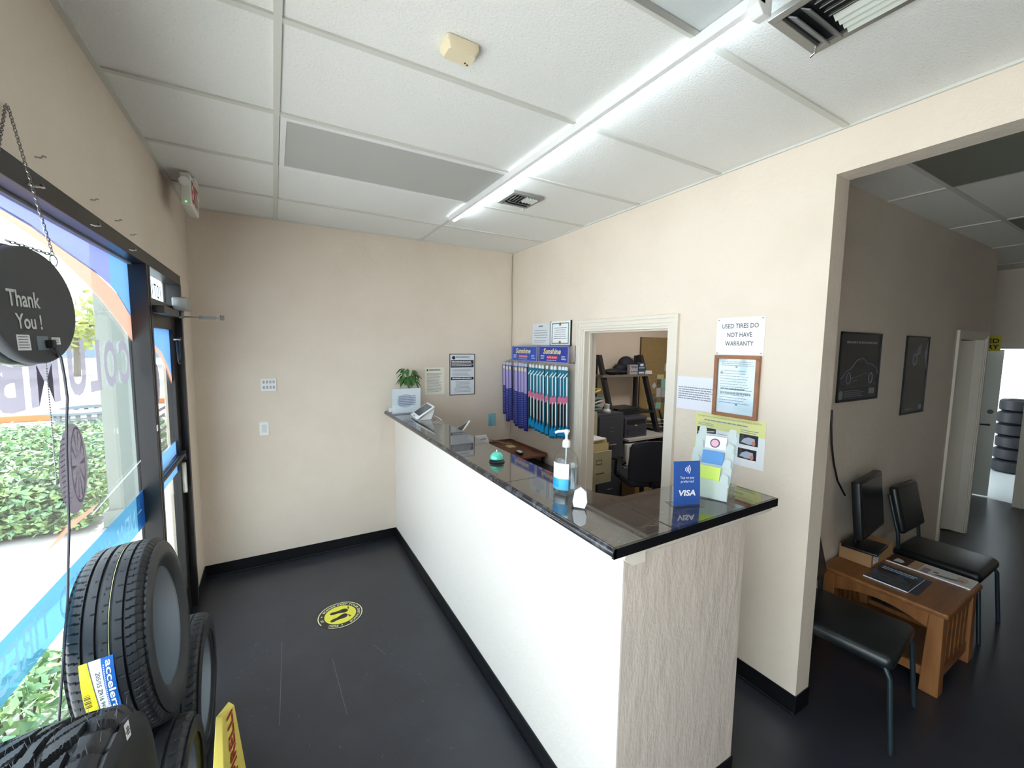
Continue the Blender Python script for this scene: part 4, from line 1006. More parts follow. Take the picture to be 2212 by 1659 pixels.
# blocky off-road tyre, raised on a tyre lying flat
def blocky(t, th):
    K = 15; a = frac(K*th/(2*PI)+.10*math.sin(t*7)); b2 = frac(K*th/(2*PI)+.5+.10*math.sin(t*7)); at = abs(t)
    d = 0
    if at > .62:
        aa = a if t > 0 else b2
        if aa < .26: d = .015
        elif .60 < aa < .66: d = .007
    elif at > .16:
        sh_ = frac(K*th/(2*PI)+t*1.3+(.5 if t < 0 else 0))
        if sh_ < .24: d = .015
        elif .58 < sh_ < .63: d = .006
    else:
        if frac(K*th/(2*PI)+.25+t*2.2) < .25: d = .015
    if abs(at-.60) < .05 and frac(K*th/(2*PI)*2) < .6: d = max(d, .014)
    if abs(at-.16+.05*math.sin(K*th)) < .045: d = max(d, .014)
    return d
t3 = make_tire('chunky off-road tire with a small white price tag in the near corner', (.095, 1.05, .675), .02, .0, .405, .262, .205, blocky, nth=540, nt=71, crown=.008, sh=.22)
m = MB().rbox(.112, -.04+.0, .372, .006, .035, .03, .001); m.build('price_tag', PAPER, t3, world=False) if 0 else None
pt = MB(); th0 = PI/2+.10
def sidep(s, r, th): return V(s, r*math.cos(th), r*math.sin(th))
pt.faces([sidep(.1322, .338, 1.26), sidep(.1322, .338, 1.16), sidep(.1262, .371, 1.16), sidep(.1262, .371, 1.26)], [(0, 1, 2, 3)])
pt.build('price_tag', PAPER, t3, world=False, label='small white tag')
text('22', (0, 0, 0), X3, Y3, .018, .016, BLACKINK, t3, name='tag_lettering', bold=.02, world=False, warp=lambda a, d: V(.1300-d*.185, (.354+d)*math.cos(1.21-a/.354), (.354+d)*math.sin(1.21-a/.354)))
mk = MB(); rr = random.Random(8)
for k in range(70):
    th = .9+rr.random()*1.6; s = rr.uniform(-.11, .12); a = on_tread(s, th, .398); mk.cyl(a, a+V(rr.gauss(0, .25), math.cos(th)*1, math.sin(th)*1).normalized()*.018, .0006, .0003, n=4)
mk.build('rubber_hairs', M('rubber_hair', (120, 120, 128), .5), t3, world=False)['kind'] = 'stuff'
make_tire('used tire standing between the off-road tire and the narrow tire', (.150, 1.66, .287), .0, .0, .287, .20, .195, lambda t, th: road(t, th, 40, (-.45, 0, .45), .007), nth=360, nt=51)
ly = Matrix.Translation((.245, 1.04, .134)) @ Matrix.Rotation(PI/2, 4, 'Y')
t5 = thing('tire', 'tire lying flat on the floor under the off-road tire', 'tire', mat4=ly)
b, fi = tire_bm(.30, .266, .20, lambda t, th: road(t, th, 40, (-.4, .4), .006), 180, 41)
mb = MB(); mb.bm.free(); mb.bm = b; mb.build('tread_and_sidewall', RUBBER, t5, smooth=True, world=False)
# yellow tyre display board
pb_ = thing('tire_display_stand', 'yellow wedge shaped stand with red lettering leaning by the tires', 'display stand', (.325, 1.80, 0))
m = MB(); bw0, bw1 = .0, 1
PYM = Matrix.Translation((.322, 1.84, 0)) @ Matrix.Rotation(math.radians(-16), 4, 'Z')
def pq(x, y, z): return PYM @ V(x, y, z)
m.faces([pq(-.03, -.11, 0), pq(.03, -.11, 0), pq(.03, .12, 0), pq(-.03, .12, 0), pq(-.012, -.04, .47), pq(.012, -.04, .47), pq(.016, .055, .43), pq(-.004, .055, .45)], [(0, 3, 2, 1), (4, 5, 6, 7), (0, 1, 5, 4), (1, 2, 6, 5), (2, 3, 7, 6), (3, 0, 4, 7)])
m.build('board', M('stand_yellow', (238, 218, 104), .45), pb_, bevel=.003)
n_ = (pq(.03, .12, 0)-pq(.03, -.11, 0)).cross(pq(.014, .0, .45)-pq(.03, .0, 0)).normalized(); up_ = (pq(.014, .0, .45)-pq(.03, .0, 0)).normalized(); ri_ = up_.cross(n_)
text('PIRELLI', pq(.0193, .004, .31)+n_*.0025, up_, -ri_ if (up_.cross(-ri_)).dot(n_) > 0 else ri_, .26, .05, M('dark_red_print', (170, 40, 48), .5), pb_, bold=.02)

# ================================================================== FLOOR DECAL
dc = thing('floor_decal', 'round yellow and black floor sticker with two footprints', 'floor sticker', (.88, 2.96, 0), math.radians(-82))
MB().prism(disc(.150, 48), (0, 0, .0003), X3, Y3, .0008).build('black_disc', M('decal_black', (34, 34, 38), .4), dc, world=False)
YD = M('decal_yellow', (214, 206, 66), .45); YW = M('decal_cream', (222, 218, 170), .45)
m = MB(); n = 60
for i in range(n):
    a, b2 = 2*PI*i/n, 2*PI*(i+1)/n
    if 5.0 < (a) < 5.42: continue
    m.faces([V(r*math.cos(t), r*math.sin(t), .00135) for r, t in ((.139, a), (.145, a), (.145, b2), (.139, b2))], [(0, 1, 2, 3)])
m.build('outer_ring', YW, dc, world=False)
MB().prism(disc(.103, 48), (0, 0, .0011), X3, Y3, .0004).build('yellow_disc', YD, dc, world=False)
m = MB(); DK = M('decal_black', (34, 34, 38), .4)
def foot(mb, ox, oy, sgn):
    pts = []
    L_ = [(0, .060), (.018, .056), (.024, .036), (.018, .010), (.014, -.012), (.016, -.032), (.010, -.050), (0, -.055), (-.011, -.050), (-.016, -.034), (-.014, -.010), (-.019, .012), (-.024, .036), (-.018, .054)]
    nL = len(L_)
    for i in range(nL):
        for q in (0, .25, .5, .75):
            P_ = [L_[(i+k-1) % nL] for k in range(4)]
            f_ = lambda j: .5*((2*P_[1][j])+(-P_[0][j]+P_[2][j])*q+(2*P_[0][j]-5*P_[1][j]+4*P_[2][j]-P_[3][j])*q*q+(-P_[0][j]+3*P_[1][j]-3*P_[2][j]+P_[3][j])*q**3)
            x, y = f_(0), f_(1); pts.append((ox+sgn*(x+.006*math.sin(y*30)), oy+y))
    mb.prism(pts if sgn > 0 else pts[::-1], (0, 0, .0015), X3, Y3, .0003)
    for k in range(5): mb.prism([(ox+sgn*(-.020+.0105*k)+(.0052-.0005*k)*math.cos(a), oy+.072-.0016*k*k*.9+(.007-.0006*k)*math.sin(a)) for a in [2*PI*i/10 for i in range(10)]], (0, 0, .0015), X3, Y3, .0003)
a_ = MB(); foot(a_, -.034, -.004, 1); a_.build('footprint', DK, dc, world=False)
a_ = MB(); foot(a_, .034, -.022, -1); a_.build('footprint', DK, dc, world=False)
def ring_text(s, a_c, span, parent, R=.1205, h=.017):
    text(s, (0, 0, 0), X3, Y3, span*R, h, YW, parent, name='ring_lettering', bold=.02, world=False, warp=lambda a, d: V((R+d)*math.cos(a_c-a/R), (R+d)*math.sin(a_c-a/R), .00135))
ring_text('PLEASE KEEP YOUR DISTANCE', 2.13, 3.75, dc)
def ring_text_in(s, a_c, span, R=.1205, h=.017): text(s, (0, 0, 0), X3, Y3, span*R, h, YW, dc, name='ring_lettering', bold=.02, world=False, warp=lambda a, d: V((R-d)*math.cos(a_c+a/R), (R-d)*math.sin(a_c+a/R), .00135))
ring_text_in('ST', -1.52, .26); ring_text_in('HERE', -.62, .52)
for a in (4.32, -.18): MB().prism([(.1205*math.cos(a)+.005*math.cos(q), .1205*math.sin(a)+.005*math.sin(q)) for q in [2*PI*i/10 for i in range(10)]], (0, 0, .0012), X3, Y3, .0003).build('ring_dot', YW, dc, world=False)

# ================================================================== ON THE COUNTER
pl = thing('potted_plant', 'small green leafy plant behind the white acrylic sign', 'plant', (1.63, 3.86, CZ))
MB().lathe([(0, 0), (.042, 0), (.055, .10), (.058, .105), (.052, .105), (.048, .09), (0, .09)], (1.64, 3.87, CZ), 24).build('pot', M('pot_white', (222, 222, 218), .5), pl, smooth=True)
LF = M('plant_leaf', (74, 122, 56), .35, noise=(30, (46, 92, 40), .35, .65)); rr = random.Random(14)
ms = MB(); ml = MB()
for k in range(34):
    a = k*2.4; up = .19+.13*rr.random(); ou = .03+.045*rr.random(); base = V(1.64, 3.87, CZ+.09); tip = base+V(ou*math.cos(a), ou*math.sin(a), up)
    ms.tube([base, base+V(0, 0, up*.6), tip], .0022, 5)
    dr_ = V(math.cos(a), math.sin(a), -.3-1.1*rr.random()).normalized(); sd = dr_.cross(Z3).normalized(); nn = sd.cross(dr_)
    L_ = .06+.03*rr.random(); W_ = .019
    q = [tip, tip+dr_*L_*.35+sd*W_+nn*.006, tip+dr_*L_*.75+sd*W_*.8-Z3*.006, tip+dr_*L_-Z3*.018, tip+dr_*L_*.75-sd*W_*.8-Z3*.006, tip+dr_*L_*.35-sd*W_+nn*.006, tip+dr_*L_*.5-nn*.003-Z3*.004]
    ml.faces(q, [(0, 1, 6), (1, 2, 6), (2, 3, 6), (3, 4, 6), (4, 5, 6), (5, 0, 6)])
ms.build('stems', M('plant_stem', (92, 128, 66), .5), pl, smooth=True); ml.build('leaves', LF, pl)
# acrylic sign
sm = Matrix.Translation((1.583, 3.755, CZ)) @ Matrix.Rotation(math.radians(5), 4, 'Z')
ah = thing('acrylic_sign_holder', 'white paper sign in a clear acrylic holder at the wall end of the counter', 'sign', mat4=sm)
MB().box(-.135, .135, -.002, .001, .004, .228).build('paper', PAPER, ah, world=False)
m = MB(); lines(m, V(-.075, -.0022, .165), X3, Z3, .17, .095, 6, .45, .0004, 81, .1); m.build('print', M('blue_grey_print', (120, 126, 158), .6), ah, world=False)
m = MB().prism(disc(.062, 28, 1.25, 1), (-.01, -.0021, .115), X3, Z3, .0002); m.build('grey_oval', M('oval_grey', (206, 208, 222), .6), ah, world=False)
MB().box(-.137, .137, -.0045, -.0028, .0, .230).box(-.137, .137, -.075, -.003, 0, .003).box(-.137, .137, .0012, .003, 0, .230).build('acrylic', CLEAR, ah, world=False)
# small card box
ch = thing('card_box', 'tiny clear box of white cards at the far end of the counter', 'card holder', (1.462, 3.87, CZ))
MB().box(1.452, 1.492, 3.84, 3.90, CZ+.003, CZ+.045).build('cards', PAPER, ch); MB().box(1.447, 1.497, 3.835, 3.905, CZ, CZ+.003).box(1.447, 1.45, 3.835, 3.905, CZ, CZ+.05).box(1.494, 1.497, 3.835, 3.905, CZ, CZ+.05).build('clear_walls', CLEAR, ch)
# payment terminal
tm = Matrix.Translation((1.60, 3.43, CZ)) @ Matrix.Rotation(math.radians(-6), 4, 'Z')
pt_ = thing('payment_terminal', 'white card payment tablet on a wedge stand on the counter', 'tablet', mat4=tm)
m = MB().prism([(-.02, .0), (.085, .0), (.115, .085), (.09, .095)], (0, .09, 0), X3, Z3, .18); m.build('wedge_stand', WHITE, pt_, bevel=.004, world=False)
ang = math.radians(-33); T2 = Matrix.Translation((.03, 0, .066)) @ Matrix.Rotation(ang, 4, 'Y')
m = MB().rbox(0, 0, 0, .185, .262, .014, .006, m=T2); m.build('tablet_body', WHITE, pt_, smooth=True, world=False)
m = MB().box(-.058, .072, -.112, .112, .0072, .0078, T2); m.build('screen', M('screen_dark', (58, 60, 56), .12), pt_, world=False)
m = MB().box(-.084, -.079, -.03, .03, .0072, .0085, T2); m.build('card_slot', BLKP, pt_, world=False)
m = MB().tube([(1.72, 3.40, CZ+.02), (1.74, 3.37, CZ+.012), (1.75, 3.30, CZ-.0), (1.745, 3.2, CZ-.06), (1.75, 3.15, CZ-.4)], .003, 6)
tag(m.build('terminal_cable', WHITE, smooth=True), 'white cable running from the payment tablet over the counter edge', 'cable')
# bell
bl = thing('service_bell', 'mint green service bell with a chrome button on the counter', 'bell', (1.565, 1.935, CZ))
bx, by = 1.567, 1.94
MB().lathe([(0, 0), (.041, 0), (.043, .004), (.040, .009), (.034, .014), (0, .015)], (bx, by, CZ), 32).build('base', BLKP, bl, smooth=True)
MB().lathe([(.036, .018), (.037, .022), (.034, .036), (.025, .048), (.012, .055), (0, .057)], (bx, by, CZ), 32).build('dome', M('mint_enamel', (78, 196, 170), .15, coat=.8), bl, smooth=True)
MB().lathe([(0, .055), (.006, .056), (.004, .060), (.003, .068), (.0, .071)], (bx, by, CZ), 16).build('button', CHROME, bl, smooth=True)
# sanitizer
sx_, sy_ = 1.60, 1.375
bt = thing('sanitizer_bottle', 'large clear pump bottle of hand sanitizer on the counter', 'bottle', (sx_, sy_, CZ))
MB().lathe([(0, .002), (.046, .0), (.052, .010), (.052, .130), (.049, .155), (.038, .178), (.020, .192), (.014, .197), (.014, .205)], (sx_, sy_, CZ), 36).build('bottle_body', CLEAR, bt, smooth=True)
MB().lathe([(0, .006), (.044, .005), (.049, .012), (.049, .124), (0, .125)], (sx_, sy_, CZ), 36).build('gel', M('clear_gel', (236, 244, 248), .12, clear=.22), bt, smooth=True)
def arc_patch(parent, name, mat, r, a0, a1, z0, z1, label=None):
    m = MB(); g_ = []
    for i in range(13):
        a = a0+(a1-a0)*i/12; g_.append([m.bm.verts.new((sx_+r*math.cos(a), sy_+r*math.sin(a), CZ+z)) for z in (z0, z1)])
    for A, B in zip(g_, g_[1:]): m.bm.faces.new((A[0], B[0], B[1], A[1]))
    m.build(name, mat, parent, smooth=True, label=label)
fc = math.radians(228)
arc_patch(bt, 'label', M('label_white', (236, 240, 244), .4), .0524, fc-1.25, fc+.32, .03, .142)
arc_patch(bt, 'label_blue', M('label_blue', (64, 166, 214), .4), .0527, fc-1.25, fc+.32, .03, .078)
arc_patch(bt, 'label_bright_strip', M('label_cyan', (24, 140, 206), .4), .0529, fc-1.25, fc-.5, .04, .075)
wl = lambda ac, zc: (lambda a, d: V(sx_+.0531*math.cos(ac+a/.0531), sy_+.0531*math.sin(ac+a/.0531), CZ+zc+d))
for s, zc, w2_ in (("HAND", .128, .018), ("SANITIZER", .112, .034), ("with ALOE", .098, .028)): text(s, (0, 0, 0), X3, Y3, w2_, .006, M('teal_ink', (70, 120, 140), .5), bt, name='label_lettering', warp=wl(fc-.62, zc))
MB().lathe([(.0, .203), (.0165, .203), (.0165, .226), (.012, .232), (.006, .235), (.005, .262), (0, .262)], (sx_, sy_, CZ), 24).build('pump_collar', WHITE, bt, smooth=True)
hd_ = V(math.cos(math.radians(150)), math.sin(math.radians(150)), 0)
p0 = V(sx_, sy_, CZ+.27)
MB().tube([p0-hd_*.012, p0+hd_*.015, p0+hd_*.040-Z3*.002, p0+hd_*.048-Z3*.008], .0055, 8).cyl(p0-Z3*.014, p0+Z3*.006, .008, .011).build('pump_head', WHITE, bt, smooth=True)
MB().cyl((sx_, sy_, CZ+.02), (sx_, sy_, CZ+.2), .0025, n=8).build('dip_tube', M('dip_tube', (225, 232, 236), .3), bt)
# hexagonal card holder
hx = Matrix.Translation((1.548, 1.215, CZ)) @ Matrix.Rotation(math.radians(-50), 4, 'Z')
he = thing('card_stand', 'small white angular card stand at the counter corner', 'card holder', mat4=hx)
hp_ = [(-.022, 0), (.020, 0), (.028, .022), (.022, .062), (.0, .078), (-.022, .062), (-.028, .02)]
MB().prism(hp_, (0, .006, .002), X3, (Z3+Y3*.25).normalized(), .012).build('cards', PAPER, he, world=False)
m = MB(); lines(m, V(-.012, .0055, .048), X3, (Z3+Y3*.25).normalized(), .024, .03, 3, .3, .0003, 5); m.build('print', GREYINK, he, world=False)
MB().prism(hp_, (0, .0028, 0), X3, (Z3+Y3*.25).normalized(), .002).prism([(-.03, 0), (.03, 0), (.03, .05), (-.03, .05)], (0, -.02, .0), X3, Y3, .002).build('clear_holder', CLEAR, he, world=False)
# VISA sign
vm = Matrix.Translation((1.948, 1.038, CZ)) @ Matrix.Rotation(math.radians(-22), 4, 'Z')
vs = thing('payment_sign', 'blue table sign reading Tap to pay preferred', 'sign', mat4=vm)
VU = (Z3+Y3*.08).normalized()
MB().slab((-.056, 0, .003), X3, VU, .112, .174, .0025).build('card', M('sign_blue', (40, 84, 160), .2), vs, world=False)
MB().slab((-.059, -.0012, .0), X3, VU, .118, .181, .0008).box(-.066, .066, -.028, .05, 0, .0025).build('acrylic', CLEAR, vs, world=False)
o = V(0, -.0032, .003)
text('Tap to pay', o+VU*.108, X3, VU, .060, .0125, WHITEP, vs, world=False, lift=.001); text('preferred', o+VU*.0925, X3, VU, .054, .0125, WHITEP, vs, world=False, lift=.001)
text('VISA', o+VU*.048, X3, VU, .072, .024, WHITEP, vs, world=False, bold=.035, shear=.15, lift=.001)
m = MB()
for k in range(4):
    r = .008+k*.0065; a0, a1 = -.62, .62; nseg = 8; cc = o+VU*.142+X3*(-.016)-Y3*.001
    P = [cc+X3*(r*math.cos(a0+(a1-a0)*i/nseg))+VU*(r*math.sin(a0+(a1-a0)*i/nseg)) for i in range(nseg+1)]+[cc+X3*((r+.003)*math.cos(a1-(a1-a0)*i/nseg))+VU*((r+.003)*math.sin(a1-(a1-a0)*i/nseg)) for i in range(nseg+1)]
    m.faces(P, [tuple(range(len(P)))])
m.build('contactless_logo', WHITEP, vs, world=False)
# brochure rack
bm_ = Matrix.Translation((2.145, 1.075, CZ)) @ Matrix.Rotation(math.radians(-72), 4, 'Z')
br = thing('brochure_holder', 'tall tiered clear brochure holder with white pamphlets', 'brochure holder', mat4=bm_)
BK = (Z3+Y3*.32).normalized()
MB().slab((-.088, .055, .0), X3, BK, .176, .31, .003).box(-.088, .088, -.075, .06, 0, .003).slab((-.088, -.07, .003), Y3, Z3, .12, .06, .002).slab((.086, -.07, .003), Y3, Z3, .12, .06, .002).build('clear_back', CLEAR, br, world=False)
tab = lambda w_, h_: [(-w_/2, 0), (w_/2, 0), (w_/2, h_*.62), (w_/2-.006, h_*.72), (w_/2-.006, h_*.94), (w_/2-.012, h_), (w_/2-.030, h_), (w_/2-.036, h_*.9), (w_/2-.038, h_*.72), (-w_/2+.038, h_*.72), (-w_/2+.036, h_*.9), (-w_/2+.030, h_), (-w_/2+.012, h_), (-w_/2+.006, h_*.94), (-w_/2+.006, h_*.72), (-w_/2, h_*.62)]
PW = M('pocket_white', (236, 242, 242), .2, film=(.72, (232, 242, 242)))
for k in range(4):
    oy, oz = -.062+k*.036, .004+k*.058
    MB().prism(tab(.172-.003*k, .105), (0, oy, oz), X3, BK, .0035).build('pocket', PW, br, world=False)
    if k: MB().slab((-.08, oy-.0, oz-.002), X3, Y3, .16, .03, .002).build('pocket_floor', CLEAR, br, world=False)
cols = [M('pamphlet_lime', (190, 214, 90), .4), M('pamphlet_blue', (70, 130, 190), .4), M('pamphlet_pale', (214, 216, 226), .4)]
for k in range(3):
    oy, oz = -.05+k*.036, .01+k*.058
    tag(MB().slab(bm_ @ V(-.04, oy, oz), bm_.to_3x3() @ X3, bm_.to_3x3() @ BK, .085, .122, .006).build('pamphlet', cols[k]), ['lime green pamphlet low in the brochure holder', 'blue pamphlet midway up the brochure holder', 'pale pamphlet high in the brochure holder'][k], 'pamphlet', 'pamphlets in the brochure holder')
R3 = bm_.to_3x3()
m = MB().prism(disc(.020, 24), bm_ @ (V(.0, -.05+2*.036, .01+2*.058)+BK*.095-Y3*.0078), R3 @ X3, R3 @ BK, -.001)
m.build('round_badge', M('badge_navy', (60, 66, 120), .4), br)
m = MB().prism(disc(.015, 24), bm_ @ (V(.0, -.05+2*.036, .01+2*.058)+BK*.095-Y3*.0088), R3 @ X3, R3 @ BK, -.001)
m.build('badge_centre', M('badge_pink', (214, 160, 160), .4), br)

# ================================================================== BEHIND THE COUNTER
dk = thing('work_desk', 'dark work desk in the corner behind the counter', 'desk', (2.45, 3.55, 0))
DW = M('desk_dark', (38, 34, 34), .35)
box('desktop', DW, 1.78, 2.79, 2.98, 3.94, .73, .76, dk)
for x, y in ((1.81, 3.01), (2.75, 3.01), (1.81, 3.90), (2.75, 3.90)): box('leg', DW, x-.025, x+.025, y-.025, y+.025, 0, .73, dk)
ty = thing('tray_table', 'brown wooden tray stand with a raised lip behind the counter', 'tray', (2.5, 3.6, .76))
TW = M('tray_wood', (128, 80, 54), .35, wood=((104, 62, 42), (6, 1, 1)))
m = MB().box(2.16, 2.775, 3.22, 3.91, .835, .847); m.build('tray_top', TW, ty, bevel=.002)
m = MB().box(2.775, 2.79, 3.22, 3.91, .835, .868).box(2.16, 2.775, 3.905, 3.92, .835, .868).box(2.16, 2.79, 3.205, 3.22, .835, .855); m.build('raised_rim', TW, ty, bevel=.003)
for x, y in ((2.18, 3.24), (2.76, 3.24), (2.18, 3.89), (2.76, 3.89)): box('leg', BLKP, x-.012, x+.012, y-.012, y+.012, .76, .835, ty)
sp = thing('stapler', 'small black and white stapler on the brown tray', 'stapler', (2.56, 3.34, .847))
MB().rbox(2.56, 3.36, .860, .04, .10, .02, .006).build('stapler_body', BLKP, sp, smooth=True); MB().rbox(2.56, 3.35, .878, .035, .06, .016, .006).build('white_cap', WHITE, sp, smooth=True)
tag(box('sticky_pad', M('cream_note', (226, 218, 160), .6), 2.60, 2.68, 3.62, 3.70, .847, .855), 'cream sticky pad on the brown tray', 'note pad')
m = MB().tube([(2.35, 3.75, .90), (2.45, 3.84, .905), (2.55, 3.86, .885), (2.62, 3.80, .86), (2.70, 3.74, .855)], .004, 6).tube([(2.3, 3.7, .86), (2.42, 3.76, .90), (2.56, 3.78, .89), (2.66, 3.70, .855)], .0035, 6)
tag(m.build('loose_cables', M('cable_tan', (170, 158, 144), .6), smooth=True), 'loose tan cables lying across the brown tray', 'cable')
ph = thing('desk_phone', 'white handset cradle showing over the back of the counter', 'phone', (2.32, 3.72, .847))
MB().prism([(-.08, .0), (.08, .0), (.085, .08), (.06, .14), (-.06, .14), (-.08, .11)], (2.32, 3.70, .848), X3, (Z3+Y3*.25).normalized(), .03).build('phone_body', WHITE, ph, bevel=.006)
m = MB(); lines(m, V(2.27, 3.70, .96), X3, (Z3+Y3*.25).normalized(), .10, .02, 1, .5, .02, 3); m.build('print', M('blue_grey_print', (120, 126, 158), .6), ph)
tb = thing('desk_tablet', 'white framed tablet on a post, its corner above the counter edge', 'tablet', (1.86, 3.08, .76))
MB().cyl((1.86, 3.10, .76), (1.86, 3.10, .775), .07, n=24).cyl((1.86, 3.10, .77), (1.86, 3.10, 1.18), .01).build('stand', SILVER, tb, smooth=True)
T3 = Matrix.Translation((1.84, 3.09, 1.205)) @ Matrix.Rotation(math.radians(35), 4, 'Z') @ Matrix.Rotation(math.radians(-32), 4, 'Y') @ Matrix.Rotation(math.radians(-35), 4, 'X')
MB().rbox(0, 0, 0, .12, .19, .01, .004, m=T3).build('tablet_body', WHITE, tb, smooth=True); MB().box(-.048, .048, -.075, .075, .0052, .0062, T3).build('screen', BLKP, tb); MB().cyl(T3 @ V(0, .084, .005), T3 @ V(0, .084, .0065), .005, n=12).build('camera_eye', BLKP, tb)

# ================================================================== OFFICE SEEN THROUGH THE DOORWAY
def cabinet(name, label, x0, x1, y0, y1, h, mat, n, opened=None, od=.25, gap=.012, cat='filing cabinet'):
    t = thing(name, label, cat, ((x0+x1)/2, (y0+y1)/2, 0))
    box('cabinet_body', mat, x0, x1, y0+.02, y1, 0, h, t, bevel=.003)
    dh = (h-.03)/n
    for k in range(n):
        z0 = .015+k*dh; yy = y0-(od if k == opened else 0)
        f = box('drawer', mat, x0+.008, x1-.008, yy, yy+.018, z0+gap/2, z0+dh-gap/2, t, bevel=.003)
        if k == opened:
            m = MB().box(x0+.02, x0+.024, yy+.018, y0+.02, z0+.03, z0+dh-.05).box(x1-.024, x1-.02, yy+.018, y0+.02, z0+.03, z0+dh-.05).box(x0+.024, x1-.024, yy+.018, y0+.02, z0+.03, z0+.034)
            m.build('drawer_sides', mat, f)
        zc = z0+dh*.35
        MB().tube([((x0+x1)/2-.06, yy, zc), ((x0+x1)/2-.055, yy-.022, zc), ((x0+x1)/2+.055, yy-.022, zc), ((x0+x1)/2+.06, yy, zc)], .006, 6).build('handle', CHROME, f, smooth=True)
        a, b = (x0+x1)/2-.04, (x0+x1)/2+.04; zt_ = z0+dh*.68
        MB().box(a, b, yy-.003, yy, zt_-.025, zt_-.021).box(a, b, yy-.003, yy, zt_+.021, zt_+.025).box(a, a+.004, yy-.003, yy, zt_-.021, zt_+.021).box(b-.004, b, yy-.003, yy, zt_-.021, zt_+.021).build('label_frame', M('label_frame', (110, 108, 84), .4), f)
    return t
BEIGE = M('cabinet_beige', (176, 172, 142), .45)
cabinet('filing_cabinet', 'beige filing cabinet with one drawer pulled open inside the doorway', 3.385, 3.768, 3.60, 4.22, 1.145, BEIGE, 3, opened=1, od=.25)
m = MB()
for k in range(5): m.box(3.41+.003*(k % 2), 3.745, 3.39+.03*k, 3.40+.03*k, .45, .83+.012*((k*7) % 5))
tag(m.build('folder_stack', M('manila_folder', (206, 190, 140), .6)), 'manila folders standing in the open beige drawer', 'folders')
m = MB().slab((3.42, 3.37, .868), V(1, .1, 0), V(-.1, 1, 0), .30, .2, .012); tag(m.build('paper_stack', PAPER), 'loose white papers lying over the open beige drawer', 'papers')
m = MB().slab((3.40, 3.45, .94), V(1, .0, .0), V(-.0, 1, 0), .33, .14, .02); tag(m.build('paper_stack', M('cream_stack', (226, 220, 196), .6)), 'cream papers stacked higher behind the open drawer front', 'papers') if 0 else m.bm.free()
DGR = M('cabinet_charcoal', (62, 67, 76), .4)
cabinet('filing_cabinet', 'charcoal two-drawer filing cabinet beside the beige one', 3.785, 4.185, 3.60, 4.22, 1.105, DGR, 2, gap=.03)
mg = thing('magazine_pile', 'curled magazines heaped on the beige filing cabinet', 'magazines', (3.75, 3.9, 1.145))
for k in range(5):
    z = 1.147+k*.026; m = MB(); P = []
    for i in range(7): x = 3.60+i*.055; P.append((x, z+.02*math.sin(i*.8+k)*(k > 0)+.012*(k > 1)))
    pl_ = P+[(x, z_+.012) for x, z_ in P[::-1]]
    m.prism([(x, z_-1.147) for x, z_ in pl_], (0, 3.98-.01*k, 1.147), X3, Z3, .26); m.build('magazine', [PAPER, M('mag_teal', (120, 160, 158), .4), M('mag_grey', (170, 168, 170), .4)][k % 3], mg)
m = MB().tube([V(3.84+.12*math.cos(a), 3.82+.09*math.sin(a), 1.36+.02*math.cos(a)) for a in [2*PI*i/20 for i in range(20)]], .012, 6, True).tube([(3.72, 3.80, 1.28), (3.82, 3.76, 1.33), (3.94, 3.80, 1.37)], .012, 6)
tag(m.build('strap', M('strap_yellow', (206, 194, 76), .5), smooth=True), 'yellow strap looped on top of the magazine heap', 'strap')
m = MB().lathe([(0, 0), (.045, 0), (.05, .02), (.03, .05), (.036, .10), (0, .11)], (3.99, 3.70, 1.107), 16); tag(m.build('crumpled_bag', M('bag_white', (206, 212, 216), .4), smooth=True), 'crumpled white bag on the charcoal cabinet', 'bag')
# ladder desk
ld = thing('ladder_shelf', 'black A-frame ladder shelf against the office wall', 'shelf', (4.65, 4.0, 0))
LB = M('ladder_black', (26, 29, 36), .35)
for x in (4.225, 4.985):
    MB().box(x, x+.05, 4.20, 4.25, 0, 1.78).build('rear_post', LB, ld, bevel=.003)
    m = MB(); m.faces([V(x, y, z) if q == 0 else V(x+.05, y, z) for q in (0, 1) for y, z in ((4.13, 1.79), (4.19, 1.79), (3.585, .0), (3.51, .0))], [(0, 1, 2, 3), (7, 6, 5, 4), (0, 4, 5, 1), (1, 5, 6, 2), (2, 6, 7, 3), (3, 7, 4, 0)]); m.build('front_post', LB, ld)
SHW = M('shelf_taupe', (120, 112, 104), .4)
box('shelf', SHW, 4.17, 5.10, 3.99, 4.25, 1.50, 1.53, ld, bevel=.002)
box('shelf', LB, 4.275, 4.985, 3.85, 4.25, 1.02, 1.045, ld)
box('shelf', M('shelf_pale', (190, 186, 182), .4), 4.23, 5.12, 3.66, 4.24, .735, .76, ld, bevel=.002) if 0 else None
m = MB().box(4.278, 4.982, 3.60, 4.19, .735, .76).box(5.037, 5.06, 3.66, 3.9, .735, .76); m.build('shelf', M('shelf_pale', (190, 186, 182), .4), ld)
bgp = thing('backpack', 'navy backpack lying on the top ladder shelf', 'bag', (4.65, 4.1, 1.53))
m = MB().sphere((4.72, 4.14, 1.65), .13, 1.05, .7, .95).sphere((4.60, 4.13, 1.60), .10, 1.1, .7, .7).sphere((4.82, 4.14, 1.62), .11, 1.1, .6, .8); m.build('bag_body', M('bag_navy', (24, 26, 40), .7), bgp, smooth=True)
m = MB().sphere((4.42, 4.08, 1.57), .10, 1.5, .8, .4).sphere((4.56, 4.07, 1.565), .08, 1.4, .7, .42); tag(m.build('glove', M('glove_black', (20, 22, 28), .6), smooth=True), 'black crumpled cloth at the left of the top ladder shelf', 'cloth')
b1 = thing('toner_box', 'grey box printed TN760 on the top ladder shelf', 'box', (4.74, 4.02, 1.53))
box('carton', M('box_grey', (176, 170, 178), .5), 4.655, 4.80, 3.995, 4.05, 1.531, 1.66, b1, bevel=.002)
